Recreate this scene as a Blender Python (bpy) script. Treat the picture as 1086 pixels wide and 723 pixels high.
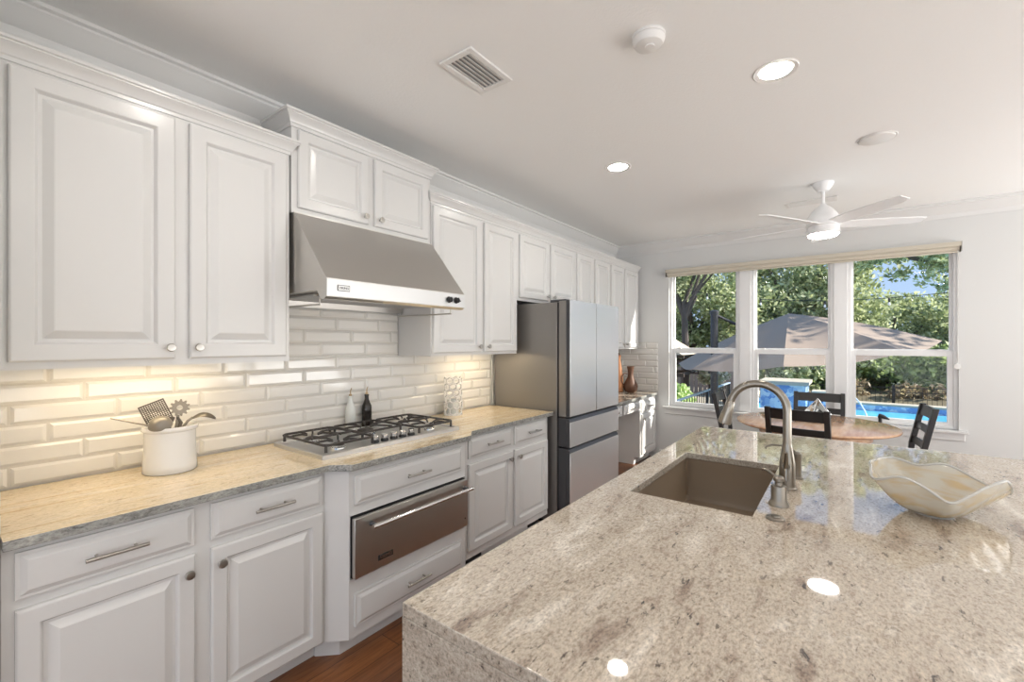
import bpy, bmesh, math, random
import numpy as np
from mathutils import Vector, Matrix

S = bpy.context.scene
for o in list(bpy.data.objects):
    bpy.data.objects.remove(o)
COL = S.collection
PI = math.pi
RND = random.Random(5)
NR = np.random.default_rng(7)

# ------------------------------------------------------------------ camera, world, sun, exposure
FPX, YAW, CAM = 473.0, math.atan(354 / 473.0), (2.51, 0.0, 1.463)
cd = bpy.data.cameras.new('camera')
cam = bpy.data.objects.new('camera', cd)
COL.objects.link(cam)
cam.location = CAM
cam.rotation_euler = (PI / 2, 0, YAW)
cd.sensor_width = 36
cd.sensor_fit = 'HORIZONTAL'
cd.lens = 36 * FPX / 1086
cd.shift_y = 1.5 / 1086
cd.clip_start = 0.02
cd.clip_end = 300
S.camera = cam

W = bpy.data.worlds.new('sky')
S.world = W
W.use_nodes = True
wn, wl = W.node_tree.nodes, W.node_tree.links
wn.clear()
w_out = wn.new('ShaderNodeOutputWorld')
w_bg = wn.new('ShaderNodeBackground')
w_tc = wn.new('ShaderNodeTexCoord')
w_sep = wn.new('ShaderNodeSeparateXYZ')
w_ramp = wn.new('ShaderNodeValToRGB')
wl.new(w_tc.outputs['Generated'], w_sep.inputs[0])
wl.new(w_sep.outputs['Z'], w_ramp.inputs[0])
wl.new(w_ramp.outputs[0], w_bg.inputs[0])
wl.new(w_bg.outputs[0], w_out.inputs[0])
w_ramp.color_ramp.elements[0].position = 0.0
w_ramp.color_ramp.elements[0].color = (0.50, 0.66, 0.92, 1)
w_ramp.color_ramp.elements[1].position = 0.6
w_ramp.color_ramp.elements[1].color = (0.30, 0.50, 0.85, 1)
w_bg.inputs[1].default_value = 1.15

sl = bpy.data.lights.new('sun', 'SUN')
sun = bpy.data.objects.new('sun', sl)
COL.objects.link(sun)
sl.energy = 11.0
sl.angle = 0.009
sl.color = (1.0, 0.94, 0.85)
SUN_DIR = Vector((0.81, 0.324, 0.486)).normalized()
sun.rotation_euler = SUN_DIR.to_track_quat('Z', 'Y').to_euler()
sun.location = (20, 8, 15)


# fill lights added behind and to the right, standing in for unseen openings
def fill_light(name, loc, rot, sx, sy, watts, col):
    a = bpy.data.lights.new(name, 'AREA')
    a.shape = 'RECTANGLE'
    a.size, a.size_y, a.energy, a.color = sx, sy, watts, col
    o = bpy.data.objects.new(name, a)
    COL.objects.link(o)
    o.location, o.rotation_euler = loc, rot


fill_light('fill_right', (6.55, .2, .75), (PI / 2 + 1.12, 0, PI / 2), 6.4, 1.6, 130, (.985, .985, .965))
fill_light('fill_nook', (6.3, 4.45, .7), (PI / 2 + .95, 0, PI / 2), 2.2, 1.4, 94, (.985, .985, .965))
fill_light('fill_rear', (3.4, -4.10, .75), (PI / 2 + 1.1, 0, 0), 6.4, 1.6, 130, (.985, .985, .965))

CAN_STRENGTH = 110
UNDER_STRENGTH = 17.0
HOOD_STRENGTH = 30
S.view_settings.view_transform = 'Standard'
S.view_settings.look = 'None'
S.view_settings.exposure = 0.0
S.view_settings.gamma = 1.0
S.view_settings.use_curve_mapping = False


# ------------------------------------------------------------------ materials
def srgb(r, g, b):
    f = lambda c: (c / 12.92 if c <= 0.04045 else ((c + 0.055) / 1.055) ** 2.4)
    return (f(r / 255), f(g / 255), f(b / 255), 1)


def mat(name, col=(0.8, 0.8, 0.8, 1), rough=0.5, metal=0.0, **kw):
    m = bpy.data.materials.new(name)
    m.use_nodes = True
    b = m.node_tree.nodes['Principled BSDF']
    b.inputs['Base Color'].default_value = col
    b.inputs['Roughness'].default_value = rough
    b.inputs['Metallic'].default_value = metal
    for k, v in kw.items():
        b.inputs[k.replace('_', ' ')].default_value = v
    return m


def nodes(m):
    return m.node_tree.nodes, m.node_tree.links, m.node_tree.nodes['Principled BSDF']


def tex_noise(m, scale, detail=4, rough=0.55, vec_scale=(1, 1, 1), coord='Object', rot=(0, 0, 0), distortion=0.0):
    n, l, b = nodes(m)
    tc = n.new('ShaderNodeTexCoord')
    mp = n.new('ShaderNodeMapping')
    mp.inputs['Scale'].default_value = vec_scale
    mp.inputs['Rotation'].default_value = rot
    nz = n.new('ShaderNodeTexNoise')
    nz.inputs['Scale'].default_value = scale
    nz.inputs['Detail'].default_value = detail
    nz.inputs['Roughness'].default_value = rough
    nz.inputs['Distortion'].default_value = distortion
    l.new(tc.outputs[coord], mp.inputs[0])
    l.new(mp.outputs[0], nz.inputs['Vector'])
    return nz


def ramp(m, src, stops, interp='LINEAR'):
    n, l, b = nodes(m)
    r = n.new('ShaderNodeValToRGB')
    r.color_ramp.interpolation = interp
    while len(r.color_ramp.elements) < len(stops):
        r.color_ramp.elements.new(0.5)
    for e, (p, c) in zip(r.color_ramp.elements, stops):
        e.position = p
        e.color = c
    l.new(src, r.inputs[0])
    return r


def mixc(m, fac, a, b_, mode='MIX'):
    n, l, b = nodes(m)
    x = n.new('ShaderNodeMix')
    x.data_type = 'RGBA'
    x.blend_type = mode
    for sock, v in ((x.inputs[0], fac), (x.inputs[6], a), (x.inputs[7], b_)):
        if hasattr(v, 'is_output'):
            l.new(v, sock)
        else:
            sock.default_value = v
    return x.outputs[2]


def bump(m, src, strength=0.1, dist=0.01):
    n, l, b = nodes(m)
    x = n.new('ShaderNodeBump')
    x.inputs['Strength'].default_value = strength
    x.inputs['Distance'].default_value = dist
    l.new(src, x.inputs['Height'])
    l.new(x.outputs[0], b.inputs['Normal'])


def emit(name, col, strength):
    m = mat(name, (0.9, 0.9, 0.9, 1), 0.5)
    n, l, b = nodes(m)
    b.inputs['Emission Color'].default_value = col
    b.inputs['Emission Strength'].default_value = strength
    return m


M = {}
M['cab'] = mat('cabinet white paint', (0.69, 0.685, 0.675, 1), 0.22)
M['trim'] = mat('trim white paint', (0.75, 0.745, 0.735, 1), 0.35)
M['wall'] = mat('wall paint', (0.70, 0.70, 0.69, 1), 0.7)
nz = tex_noise(M['wall'], 160, 3)
bump(M['wall'], nz.outputs[0], 0.12, 0.002)
M['ceil'] = mat('ceiling paint', (0.90, 0.90, 0.89, 1), 0.8)
nz = tex_noise(M['ceil'], 75, 4, 0.6)
bump(M['ceil'], nz.outputs[0], 0.35, 0.004)
M['tile'] = mat('white glazed tile', (0.75, 0.735, 0.705, 1), 0.07)
nz = tex_noise(M['tile'], 14, 1)
bump(M['tile'], nz.outputs[0], 0.015, 0.01)
M['grout'] = mat('grout', (0.62, 0.60, 0.56, 1), 0.8)


def granite(name, base, dark, light, speck, rot, rough=0.07, vs=(3.2, 1.0, 3.2), gf=0.62, ff=0.7):
    m = mat(name, base, rough, 0.0, IOR=1.9)
    n, l, b = nodes(m)
    vein = tex_noise(m, 4.2, 7, 0.68, vs, rot=rot, distortion=0.35)
    grain = tex_noise(m, 150, 2, 0.75, (1, 0.5, 1), rot=rot)
    blotch = tex_noise(m, 58, 5, 0.7, (1, 0.42, 1), rot=rot, distortion=0.4)
    fine = tex_noise(m, 85, 3, 0.6, (1, 0.6, 1), rot=rot)
    c = ramp(m, vein.outputs[0], [(0.34, dark), (0.46, base), (0.55, base), (0.66, light)]).outputs[0]
    g = ramp(m, grain.outputs[0], [(0.34, (0.50, 0.48, 0.46, 1)), (0.47, (0.92, 0.91, 0.90, 1)), (0.55, (1.06, 1.06, 1.06, 1)), (0.68, (1.38, 1.37, 1.35, 1))]).outputs[0]
    c = mixc(m, gf, c, g, 'MULTIPLY')
    f = ramp(m, fine.outputs[0], [(0.34, (0.66, 0.62, 0.59, 1)), (0.44, (1, 1, 1, 1))]).outputs[0]
    c = mixc(m, ff, c, f, 'MULTIPLY')
    s = ramp(m, blotch.outputs[0], [(0.355, (1, 1, 1, 1)), (0.405, (0, 0, 0, 1))]).outputs[0]
    s2 = ramp(m, vein.outputs[0], [(0.42, (1, 1, 1, 1)), (0.60, (0.35, 0.35, 0.35, 1))]).outputs[0]
    s3 = mixc(m, 1.0, s, s2, 'MULTIPLY')
    c = mixc(m, s3, c, speck)
    l.new(c, b.inputs['Base Color'])
    return m


M['granite_isl'] = granite('island granite', srgb(196, 184, 168), srgb(146, 128, 114), srgb(224, 216, 204), srgb(70, 62, 58), (0, 0, 0.16), 0.03)
M['granite_ctr'] = granite('golden granite', srgb(226, 208, 176), srgb(204, 178, 140), srgb(236, 224, 202), srgb(158, 138, 114), (0, 0, 0.04), 0.08, (7, 0.55, 7), 0.34, 0.4)
M['granite_edge'] = granite('rough grey granite edge', srgb(150, 151, 146), srgb(118, 119, 116), srgb(176, 176, 168), srgb(40, 40, 42), (0.5, 0.4, 0), 0.45, (3, 3, 3), 0.9, 0.9)  # edge stone, greyer and rougher than the tops

M['steel'] = mat('brushed steel', (0.62, 0.60, 0.57, 1), 0.30, 1.0)
nz = tex_noise(M['steel'], 60, 3, 0.6, (1, 0.02, 1))
bump(M['steel'], nz.outputs[0], 0.05, 0.002)
M['steel_band'] = mat('bright steel', (0.66, 0.66, 0.66, 1), 0.36, 1.0)
M['steel_v'] = mat('refrigerator steel', (0.86, 0.86, 0.87, 1), 0.25, 0.66)
nz = tex_noise(M['steel_v'], 60, 3, 0.6, (1, 1, 0.02))
bump(M['steel_v'], nz.outputs[0], 0.06, 0.002)
M['steel_side'] = mat('grey refrigerator side', (0.27, 0.255, 0.24, 1), 0.38, 0.6)
M['dark_steel'] = mat('dark grey plastic', (0.055, 0.055, 0.06, 1), 0.35)
M['black'] = mat('black', (0.015, 0.015, 0.017, 1), 0.4)
M['iron'] = mat('cast iron', (0.045, 0.04, 0.038, 1), 0.55)
M['nickel'] = mat('brushed nickel', (0.28, 0.255, 0.22, 1), 0.30, 1.0)
M['nickel_dk'] = mat('satin nickel pulls', (0.48, 0.46, 0.43, 1), 0.28, 1.0)
M['chrome'] = mat('polished chrome', (0.8, 0.8, 0.8, 1), 0.1, 1.0)
M['porcelain'] = mat('white porcelain', (0.83, 0.82, 0.80, 1), 0.14)
M['sink'] = mat('brown composite', srgb(132, 116, 98), 0.35)
nz = tex_noise(M['sink'], 300, 2)
bump(M['sink'], nz.outputs[0], 0.1, 0.001)
M['espresso'] = mat('black stained wood', (0.022, 0.019, 0.018, 1), 0.30)
M['tablewood'] = mat('red brown wood', srgb(168, 110, 74), 0.16, 0.0, IOR=1.8)
nz = tex_noise(M['tablewood'], 3, 3, 0.5, (8, 1, 8))
n, l, b = nodes(M['tablewood'])
l.new(ramp(M['tablewood'], nz.outputs[0], [(0.3, srgb(196, 150, 116)), (0.7, srgb(226, 190, 156))]).outputs[0], b.inputs['Base Color'])
M['fan'] = mat('white fan enamel', (0.9, 0.9, 0.9, 1), 0.35)
M['plastic'] = mat('white plastic', (0.80, 0.79, 0.77, 1), 0.4)
M['vent_dark'] = mat('grey sheet metal', (0.35, 0.35, 0.35, 1), 0.6)
M['vinyl'] = mat('white vinyl', (0.82, 0.82, 0.82, 1), 0.35)
M['blind'] = mat('beige roller fabric', srgb(206, 198, 182), 0.7)
M['rubber'] = mat('grey nylon', (0.10, 0.085, 0.07, 1), 0.42)
M['ladle'] = mat('worn pewter nylon', (0.26, 0.235, 0.20, 1), 0.34, 0.35)
M['smoked'] = mat('black glass bottle', (0.02, 0.016, 0.014, 1), 0.12)
M['frost'] = mat('frosted white glass', (0.72, 0.74, 0.72, 1), 0.2)
M['cork'] = mat('brass spout', (0.45, 0.33, 0.2, 1), 0.35, 0.8)
M['jug'] = mat('woven brown jug', srgb(98, 66, 48), 0.5)
nz = tex_noise(M['jug'], 90, 3, 0.6, (1, 1, 2.5))
bump(M['jug'], nz.outputs[0], 0.6, 0.004)
M['amberwood'] = mat('amber wood', srgb(160, 108, 70), 0.45)
M['bulb'] = emit('warm bulb glass', (1, 0.85, 0.6, 1), 0.12)
M['lamp'] = emit('lit lamp diffuser', (1.0, 0.95, 0.86, 1), CAN_STRENGTH)
M['fanlamp'] = emit('fan light diffuser', (1.0, 0.97, 0.92, 1), 26)
M['led'] = emit('warm under cabinet LED', (1.0, 0.80, 0.52, 1), UNDER_STRENGTH)
M['hoodlamp'] = emit('hood lamp', (1.0, 0.88, 0.70, 1), HOOD_STRENGTH)

M['floor'] = mat('wood planks', srgb(116, 80, 54), 0.30)
n, l, b = nodes(M['floor'])
tc = n.new('ShaderNodeTexCoord')
mp = n.new('ShaderNodeMapping')
mp.inputs['Rotation'].default_value = (0, 0, PI / 2)
br = n.new('ShaderNodeTexBrick')
br.inputs['Scale'].default_value = 1.0
br.inputs['Mortar Size'].default_value = 0.002
br.inputs['Brick Width'].default_value = 1.4
br.inputs['Row Height'].default_value = 0.13
br.inputs['Color1'].default_value = (0.25, 0.25, 0.25, 1)
br.inputs['Color2'].default_value = (0.85, 0.85, 0.85, 1)
br.inputs['Mortar'].default_value = (0.1, 0.1, 0.1, 1)
l.new(tc.outputs['Object'], mp.inputs[0])
l.new(mp.outputs[0], br.inputs[0])
g1 = tex_noise(M['floor'], 6, 6, 0.65, (9, 0.8, 9), distortion=0.6)
c0 = ramp(M['floor'], br.outputs[0], [(0.1, srgb(70, 42, 26)), (0.3, srgb(112, 70, 42)), (0.9, srgb(146, 96, 60))]).outputs[0]
c1 = ramp(M['floor'], g1.outputs[0], [(0.3, (0.55, 0.5, 0.46, 1)), (0.65, (1.2, 1.18, 1.15, 1))]).outputs[0]
l.new(mixc(M['floor'], 0.9, c0, c1, 'MULTIPLY'), b.inputs['Base Color'])


def glass_mat(name, tint=(1, 1, 1, 1), refl=0.5, rough=0.0):
    m = bpy.data.materials.new(name)
    m.use_nodes = True
    n, l = m.node_tree.nodes, m.node_tree.links
    n.clear()
    out = n.new('ShaderNodeOutputMaterial')
    tr = n.new('ShaderNodeBsdfTransparent')
    tr.inputs[0].default_value = tint
    gl = n.new('ShaderNodeBsdfGlossy')
    gl.inputs['Roughness'].default_value = rough
    fr = n.new('ShaderNodeFresnel')
    fr.inputs[0].default_value = 1.45
    mu = n.new('ShaderNodeMath')
    mu.operation = 'MULTIPLY'
    mu.inputs[1].default_value = refl
    l.new(fr.outputs[0], mu.inputs[0])
    mx = n.new('ShaderNodeMixShader')
    l.new(mu.outputs[0], mx.inputs[0])
    l.new(tr.outputs[0], mx.inputs[1])
    l.new(gl.outputs[0], mx.inputs[2])
    l.new(mx.outputs[0], out.inputs[0])
    return m


M['glass'] = glass_mat('window glass', (0.97, 0.98, 0.975, 1), 0.25)
M['clearglass'] = glass_mat('clear glass', (0.93, 0.96, 0.96, 1), 1.6)
M['bowlglass'] = mat('cream swirled glass', srgb(214, 208, 194), 0.05, 0.0, Transmission_Weight=0.45, IOR=1.45)
nz = tex_noise(M['bowlglass'], 7, 3, 0.5, (1, 1, 3), distortion=1.5)
n, l, b = nodes(M['bowlglass'])
l.new(ramp(M['bowlglass'], nz.outputs[0], [(0.32, srgb(224, 204, 166)), (0.58, srgb(228, 224, 214))]).outputs[0], b.inputs['Base Color'])
M['bowlrim'] = mat('clear glass rim', (0.9, 0.9, 0.88, 1), 0.05, 0.0, Transmission_Weight=0.6)


def leaf_mat(name, c0, c1, c2):
    m = mat(name, c1, 0.55)
    n, l, b = nodes(m)
    g = n.new('ShaderNodeNewGeometry')
    r = ramp(m, g.outputs['Random Per Island'], [(0.0, c0), (0.5, c1), (1.0, c2)])
    l.new(r.outputs[0], b.inputs['Base Color'])
    tl = n.new('ShaderNodeBsdfTranslucent')
    l.new(r.outputs[0], tl.inputs[0])
    mx = n.new('ShaderNodeMixShader')
    mx.inputs[0].default_value = 0.45
    out = n['Material Output']
    l.new(b.outputs[0], mx.inputs[1])
    l.new(tl.outputs[0], mx.inputs[2])
    l.new(mx.outputs[0], out.inputs[0])
    return m


M['leaf'] = leaf_mat('live oak leaves', srgb(112, 124, 84), srgb(176, 186, 132), srgb(226, 230, 192))
M['leaf_dk'] = leaf_mat('dark hedge leaves', srgb(92, 108, 72), srgb(142, 162, 102), srgb(198, 212, 146))
M['leaf_br'] = leaf_mat('dry brush leaves', srgb(104, 92, 76), srgb(146, 130, 106), srgb(196, 182, 144))
M['leaf_lime'] = leaf_mat('lime shrub leaves', srgb(160, 190, 104), srgb(206, 224, 150), srgb(236, 244, 206))
M['leaf_pink'] = leaf_mat('pale shrub leaves', srgb(150, 150, 110), srgb(200, 190, 160), srgb(232, 220, 205))
M['bark'] = mat('bark', srgb(92, 82, 76), 0.9)
M['umb'] = mat('taupe canopy fabric', srgb(154, 136, 122), 0.8)
M['umbpole'] = mat('charcoal aluminium', (0.03, 0.03, 0.035, 1), 0.4)
M['coping'] = mat('limestone coping', srgb(190, 180, 164), 0.8)
M['patio'] = mat('tan patio', srgb(180, 168, 150), 0.9)
M['dirt'] = mat('dry hillside', srgb(120, 108, 84), 0.95)
M['water'] = mat('pool water', srgb(104, 200, 236), 0.04, 0.0)
nz = tex_noise(M['water'], 2.2, 3, 0.5)
bump(M['water'], nz.outputs[0], 0.25, 0.05)
M['mosaic'] = mat('blue glass mosaic', srgb(90, 130, 190), 0.2)
n, l, b = nodes(M['mosaic'])
vo = n.new('ShaderNodeTexVoronoi')
vo.inputs['Scale'].default_value = 12
tc = n.new('ShaderNodeTexCoord')
l.new(tc.outputs['Object'], vo.inputs['Vector'])
sp = n.new('ShaderNodeSeparateColor')
l.new(vo.outputs['Color'], sp.inputs[0])
l.new(ramp(M['mosaic'], sp.outputs[0], [(0.1, srgb(112, 150, 208)), (0.5, srgb(160, 190, 226)), (0.9, srgb(214, 228, 240))]).outputs[0], b.inputs['Base Color'])
M['jet'] = mat('white water', (0.85, 0.9, 0.95, 1), 0.2)
M['fencewood'] = mat('weathered wood', srgb(150, 134, 124), 0.9)
M['playwood'] = mat('dark stained lumber', srgb(74, 60, 54), 0.8)
M['playroof'] = mat('tan canvas roof', srgb(190, 176, 158), 0.9)
M['rail'] = mat('pale blue rail', srgb(190, 205, 220), 0.4, 0.3)


# ------------------------------------------------------------------ helpers
ROOT = {}


def finish(me, smooth=True, ang=35):
    if smooth:
        for p in me.polygons:
            p.use_smooth = True
        me.set_sharp_from_angle(angle=math.radians(ang))


def obj(name, bm, m, parent=None, bevel=0.0, smooth=True, recalc=True, seg=2, ang=35):
    """link a bmesh (in world coordinates) as one mesh object"""
    off = Vector((0, 0, 0))
    if parent is not None:
        off = ROOT[parent.name]
        bmesh.ops.translate(bm, verts=bm.verts, vec=-off)
    if recalc:
        bmesh.ops.recalc_face_normals(bm, faces=bm.faces)
    me = bpy.data.meshes.new(name)
    bm.to_mesh(me)
    bm.free()
    finish(me, smooth, ang)
    ms = m if isinstance(m, (list, tuple)) else [m]
    for x in ms:
        me.materials.append(x)
    o = bpy.data.objects.new(name, me)
    COL.objects.link(o)
    if parent is not None:
        o.parent = parent
    ROOT[o.name] = off
    if bevel:
        md = o.modifiers.new('edge', 'BEVEL')
        md.width = bevel
        md.segments = seg
        md.limit_method = 'ANGLE'
        md.angle_limit = math.radians(40)
    return o


def tag(o, label, cat, group=None, kind=None):
    if label:
        o['label'] = label
    if cat:
        o['category'] = cat
    if group:
        o['group'] = group
    if kind:
        o['kind'] = kind
    return o


def thing(name, loc, label, cat, group=None):
    o = bpy.data.objects.new(name, None)
    COL.objects.link(o)
    o.location = loc
    o.empty_display_size = 0.1
    ROOT[o.name] = Vector(loc)
    return tag(o, label, cat, group)


def struct(name, bm, m, parent=None, bevel=0.0, smooth=False):
    o = obj(name, bm, m, parent, bevel, smooth)
    if parent is None:
        o['kind'] = 'structure'
    return o


def copy_tree(o, parent=None):
    c = o.copy()
    COL.objects.link(c)
    if parent is not None:
        c.parent = parent
    ROOT[c.name] = ROOT.get(o.name, Vector((0, 0, 0)))
    for ch in list(o.children):
        copy_tree(ch, c)
    return c


def B():
    return bmesh.new()


def box(bm, x0, x1, y0, y1, z0, z1, mi=0):
    v = [bm.verts.new(p) for p in ((x0, y0, z0), (x1, y0, z0), (x1, y1, z0), (x0, y1, z0), (x0, y0, z1), (x1, y0, z1), (x1, y1, z1), (x0, y1, z1))]
    for f in ((0, 3, 2, 1), (4, 5, 6, 7), (0, 1, 5, 4), (1, 2, 6, 5), (2, 3, 7, 6), (3, 0, 4, 7)):
        fc = bm.faces.new([v[i] for i in f])
        fc.material_index = mi
    return bm


def prism(bm, poly, z0, z1, mi=0, mi_side=None):
    a = [bm.verts.new((x, y, z0)) for x, y in poly]
    b = [bm.verts.new((x, y, z1)) for x, y in poly]
    bm.faces.new(a[::-1]).material_index = mi if mi_side is None else mi_side
    bm.faces.new(b).material_index = mi
    n = len(poly)
    for i in range(n):
        bm.faces.new((a[i], a[(i + 1) % n], b[(i + 1) % n], b[i])).material_index = mi if mi_side is None else mi_side
    return bm


def frame_of(d):
    d = Vector(d).normalized()
    u = d.orthogonal().normalized()
    return d, u, d.cross(u)


def ringv(bm, c, u, w, r, n):
    return [bm.verts.new(Vector(c) + u * (r * math.cos(2 * PI * i / n)) + w * (r * math.sin(2 * PI * i / n))) for i in range(n)]


def bridge(bm, a, b):
    n = len(a)
    for i in range(n):
        bm.faces.new((a[i], a[(i + 1) % n], b[(i + 1) % n], b[i]))


def tube(bm, pts, r, n=8, cap=True):
    pts = [Vector(p) for p in pts]
    rs = r if isinstance(r, (list, tuple)) else [r] * len(pts)
    d, u, w = frame_of(pts[1] - pts[0])
    prev = None
    for i, p in enumerate(pts):
        if i == 0:
            t = pts[1] - pts[0]
        elif i == len(pts) - 1:
            t = pts[-1] - pts[-2]
        else:
            t = (pts[i + 1] - pts[i]).normalized() + (pts[i] - pts[i - 1]).normalized()
        t.normalize()
        u = (u - t * u.dot(t)).normalized()
        w = t.cross(u)
        rg = ringv(bm, p, u, w, rs[i], n)
        if prev:
            bridge(bm, prev, rg)
        elif cap:
            bm.faces.new(rg[::-1])
        prev = rg
    if cap:
        bm.faces.new(prev)
    return bm


def lathe(bm, prof, c=(0, 0, 0), axis=(0, 0, 1), n=24, sx=1.0, sy=1.0):
    """prof: (radius, height along axis) pairs"""
    d, u, w = frame_of(axis)
    if tuple(axis) == (0, 0, 1):
        u, w = Vector((1, 0, 0)), Vector((0, 1, 0))
    prev = None
    c = Vector(c)
    for r, h in prof:
        if r < 1e-6:
            cur = [bm.verts.new(c + d * h)]
        else:
            cur = [bm.verts.new(c + d * h + u * (sx * r * math.cos(2 * PI * i / n)) + w * (sy * r * math.sin(2 * PI * i / n))) for i in range(n)]
        if prev is not None:
            if len(cur) == 1 and len(prev) > 1:
                for i in range(n):
                    bm.faces.new((prev[i], prev[(i + 1) % n], cur[0]))
            elif len(prev) == 1 and len(cur) > 1:
                for i in range(n):
                    bm.faces.new((cur[i], prev[0], cur[(i + 1) % n]))
            elif len(cur) > 1:
                bridge(bm, prev, cur)
        prev = cur
    return bm


def sweep(bm, path, prof, side=1, cap=True):
    """moulding along an XY path; prof = (out, z); out is to the right of travel for side=1"""
    P = [Vector((p[0], p[1])) for p in path]
    rows = []
    for i, p in enumerate(P):
        ds = []
        if i > 0:
            ds.append((P[i] - P[i - 1]).normalized())
        if i < len(P) - 1:
            ds.append((P[i + 1] - P[i]).normalized())
        ns = [Vector((d.y, -d.x)) * side for d in ds]
        nn = ns[0] if len(ns) == 1 else (ns[0] + ns[1]) / (1 + ns[0].dot(ns[1]))
        rows.append([bm.verts.new((p.x + nn.x * o, p.y + nn.y * o, z)) for o, z in prof])
    k = len(prof)
    for a, b in zip(rows, rows[1:]):
        for j in range(k):
            bm.faces.new((a[j], a[(j + 1) % k], b[(j + 1) % k], b[j]))
    if cap:
        bm.faces.new(rows[0])
        bm.faces.new(rows[-1][::-1])
    return bm


def raised(bm, xf, y0, y1, z0, z1, rings, t=0.02):
    """a door or drawer front facing +x built of concentric profile rings (inset, depth)"""
    prev = None
    first = None
    for ins, dx in [(0, -t)] + rings:
        a = [bm.verts.new((xf + dx, y, z)) for y, z in ((y0 + ins, z0 + ins), (y1 - ins, z0 + ins), (y1 - ins, z1 - ins), (y0 + ins, z1 - ins))]
        if prev:
            bridge(bm, prev, a)
        else:
            bm.faces.new(a[::-1])
        prev = a
    bm.faces.new(prev)
    return bm


DOOR = [(0, -.006), (.004, -.001), (.007, 0), (.048, 0), (.051, -.002), (.057, -.013), (.066, -.013), (.070, -.011), (.088, -.001), (.091, 0)]
DOORW = [(0, -.005), (.004, -.001), (.007, 0), (.056, 0), (.059, -.002), (.067, -.014), (.077, -.014), (.081, -.012), (.103, -.001), (.107, 0)]
DRAWER = [(0, -.010), (.003, -.009), (.010, -.009), (.013, -.007), (.024, -.0005), (.027, 0)]


def arc(c, r, a0, a1, n, plane='xz'):
    out = []
    for i in range(n + 1):
        a = a0 + (a1 - a0) * i / n
        p = (r * math.cos(a), r * math.sin(a))
        if plane == 'xz':
            out.append((c[0] + p[0], c[1], c[2] + p[1]))
        elif plane == 'xy':
            out.append((c[0] + p[0], c[1] + p[1], c[2]))
        else:
            out.append((c[0], c[1] + p[0], c[2] + p[1]))
    return out


# ------------------------------------------------------------------ the room
YW = 5.70       # inner face of the window wall
CZ = 2.743
X1, YB = 7.0, -4.5
struct('floor', box(B(), -.12, X1 + .12, YB, YW + .16, -.06, 0), M['floor'])
struct('ceiling', box(B(), -.12, X1 + .12, YB, YW + .16, CZ, CZ + .1), M['ceil'])
struct('wall_left', box(B(), -.12, 0, YB, YW + .16, 0, CZ), M['wall'])
WX0, WX1, WZ0, WZ1 = .72, 3.335, .66, 2.372
bm = B()
box(bm, 0, WX0, YW, YW + .16, 0, CZ)
box(bm, WX1, X1, YW, YW + .16, 0, CZ)
box(bm, WX0, WX1, YW, YW + .16, 0, WZ0)
box(bm, WX0, WX1, YW, YW + .16, WZ1, CZ)
struct('wall_back', bm, M['wall'])
struct('wall_right', box(B(), X1, X1 + .12, YB, YW + .16, 0, CZ), M['wall'])
bm = B()   # the far living-room end behind the viewer: piers between tall glazed doors
for a, b_ in ((-.12, .5), (2.6, 2.9), (5.0, 5.3), (6.8, X1 + .12)):
    box(bm, a, b_, YB - .12, YB, 0, CZ)
box(bm, -.12, X1 + .12, YB - .12, YB, 2.45, CZ)
struct('wall_front', bm, M['wall'])
struct('wall_near', box(B(), 0, .655, -.12, .128, 0, CZ), M['wall'])   # stub return at the left end of the cabinets

CROWN = [(0, 2.608), (.010, 2.608), (.010, 2.622), (.016, 2.632), (.018, 2.645), (.030, 2.656), (.046, 2.672), (.066, 2.702), (.076, 2.712), (.076, 2.722), (.090, 2.728), (.090, CZ), (0, CZ)]
struct('trim_1', sweep(B(), [(0, .128), (0, YW), (X1, YW)], CROWN, 1), M['trim'], smooth=True)
BASEB = [(0, 0), (.014, 0), (.014, .075), (.010, .088), (.004, .098), (0, .1)]
struct('baseboard_back', sweep(B(), [(.60, YW), (X1, YW)], BASEB, 1), M['trim'])

# windows -----------------------------------------------------------
def ring_frame(bm, x0, x1, z0, z1, wx, wz0, wz1, ya, yb):
    box(bm, x0, x0 + wx, ya, yb, z0, z1)
    box(bm, x1 - wx, x1, ya, yb, z0, z1)
    box(bm, x0 + wx, x1 - wx, ya, yb, z0, z0 + wz0)
    box(bm, x0 + wx, x1 - wx, ya, yb, z1 - wz1, z1)


struct('trim_2', box(box(B(), 1.524, 1.640, YW + .012, YW + .13, WZ0, WZ1), 2.410, 2.522, YW + .012, YW + .13, WZ0, WZ1), M['vinyl'], bevel=.003)   # mullion posts
ZR0, ZR1 = 1.330, 1.396
for i, (a, b_) in enumerate(((WX0, 1.524), (1.640, 2.410), (2.522, WX1)), 1):
    bm = B()
    ring_frame(bm, a, b_, WZ0, WZ1, .030, .028, .03, YW + .03, YW + .13)
    w = struct('window_%d' % i, bm, M['vinyl'], bevel=.002)
    ROOT[w.name] = Vector((0, 0, 0))
    bm = B()
    ring_frame(bm, a + .03, b_ - .03, ZR0 + .02, WZ1 - .03, .022, .046, .03, YW + .085, YW + .115)
    struct('upper_sash', bm, M['vinyl'], w, bevel=.002)
    bm = B()
    ring_frame(bm, a + .03, b_ - .03, WZ0 + .028, ZR1 - .012, .040, .030, .052, YW + .042, YW + .080)
    s = struct('lower_sash', bm, M['vinyl'], w, bevel=.002)
    struct('pane', box(B(), a + .05, b_ - .05, YW + .098, YW + .102, ZR0 + .03, WZ1 - .05), M['glass'], w)
    struct('pane', box(B(), a + .07, b_ - .07, YW + .058, YW + .062, WZ0 + .05, ZR1 - .05), M['glass'], w)
    bm = B()
    for lx in (a + .12, b_ - .12):
        box(bm, lx - .02, lx + .02, YW + .035, YW + .06, ZR1 - .014, ZR1 + .002)
    struct('sash_lock', bm, M['vinyl'], w)
SILL = B()
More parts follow.
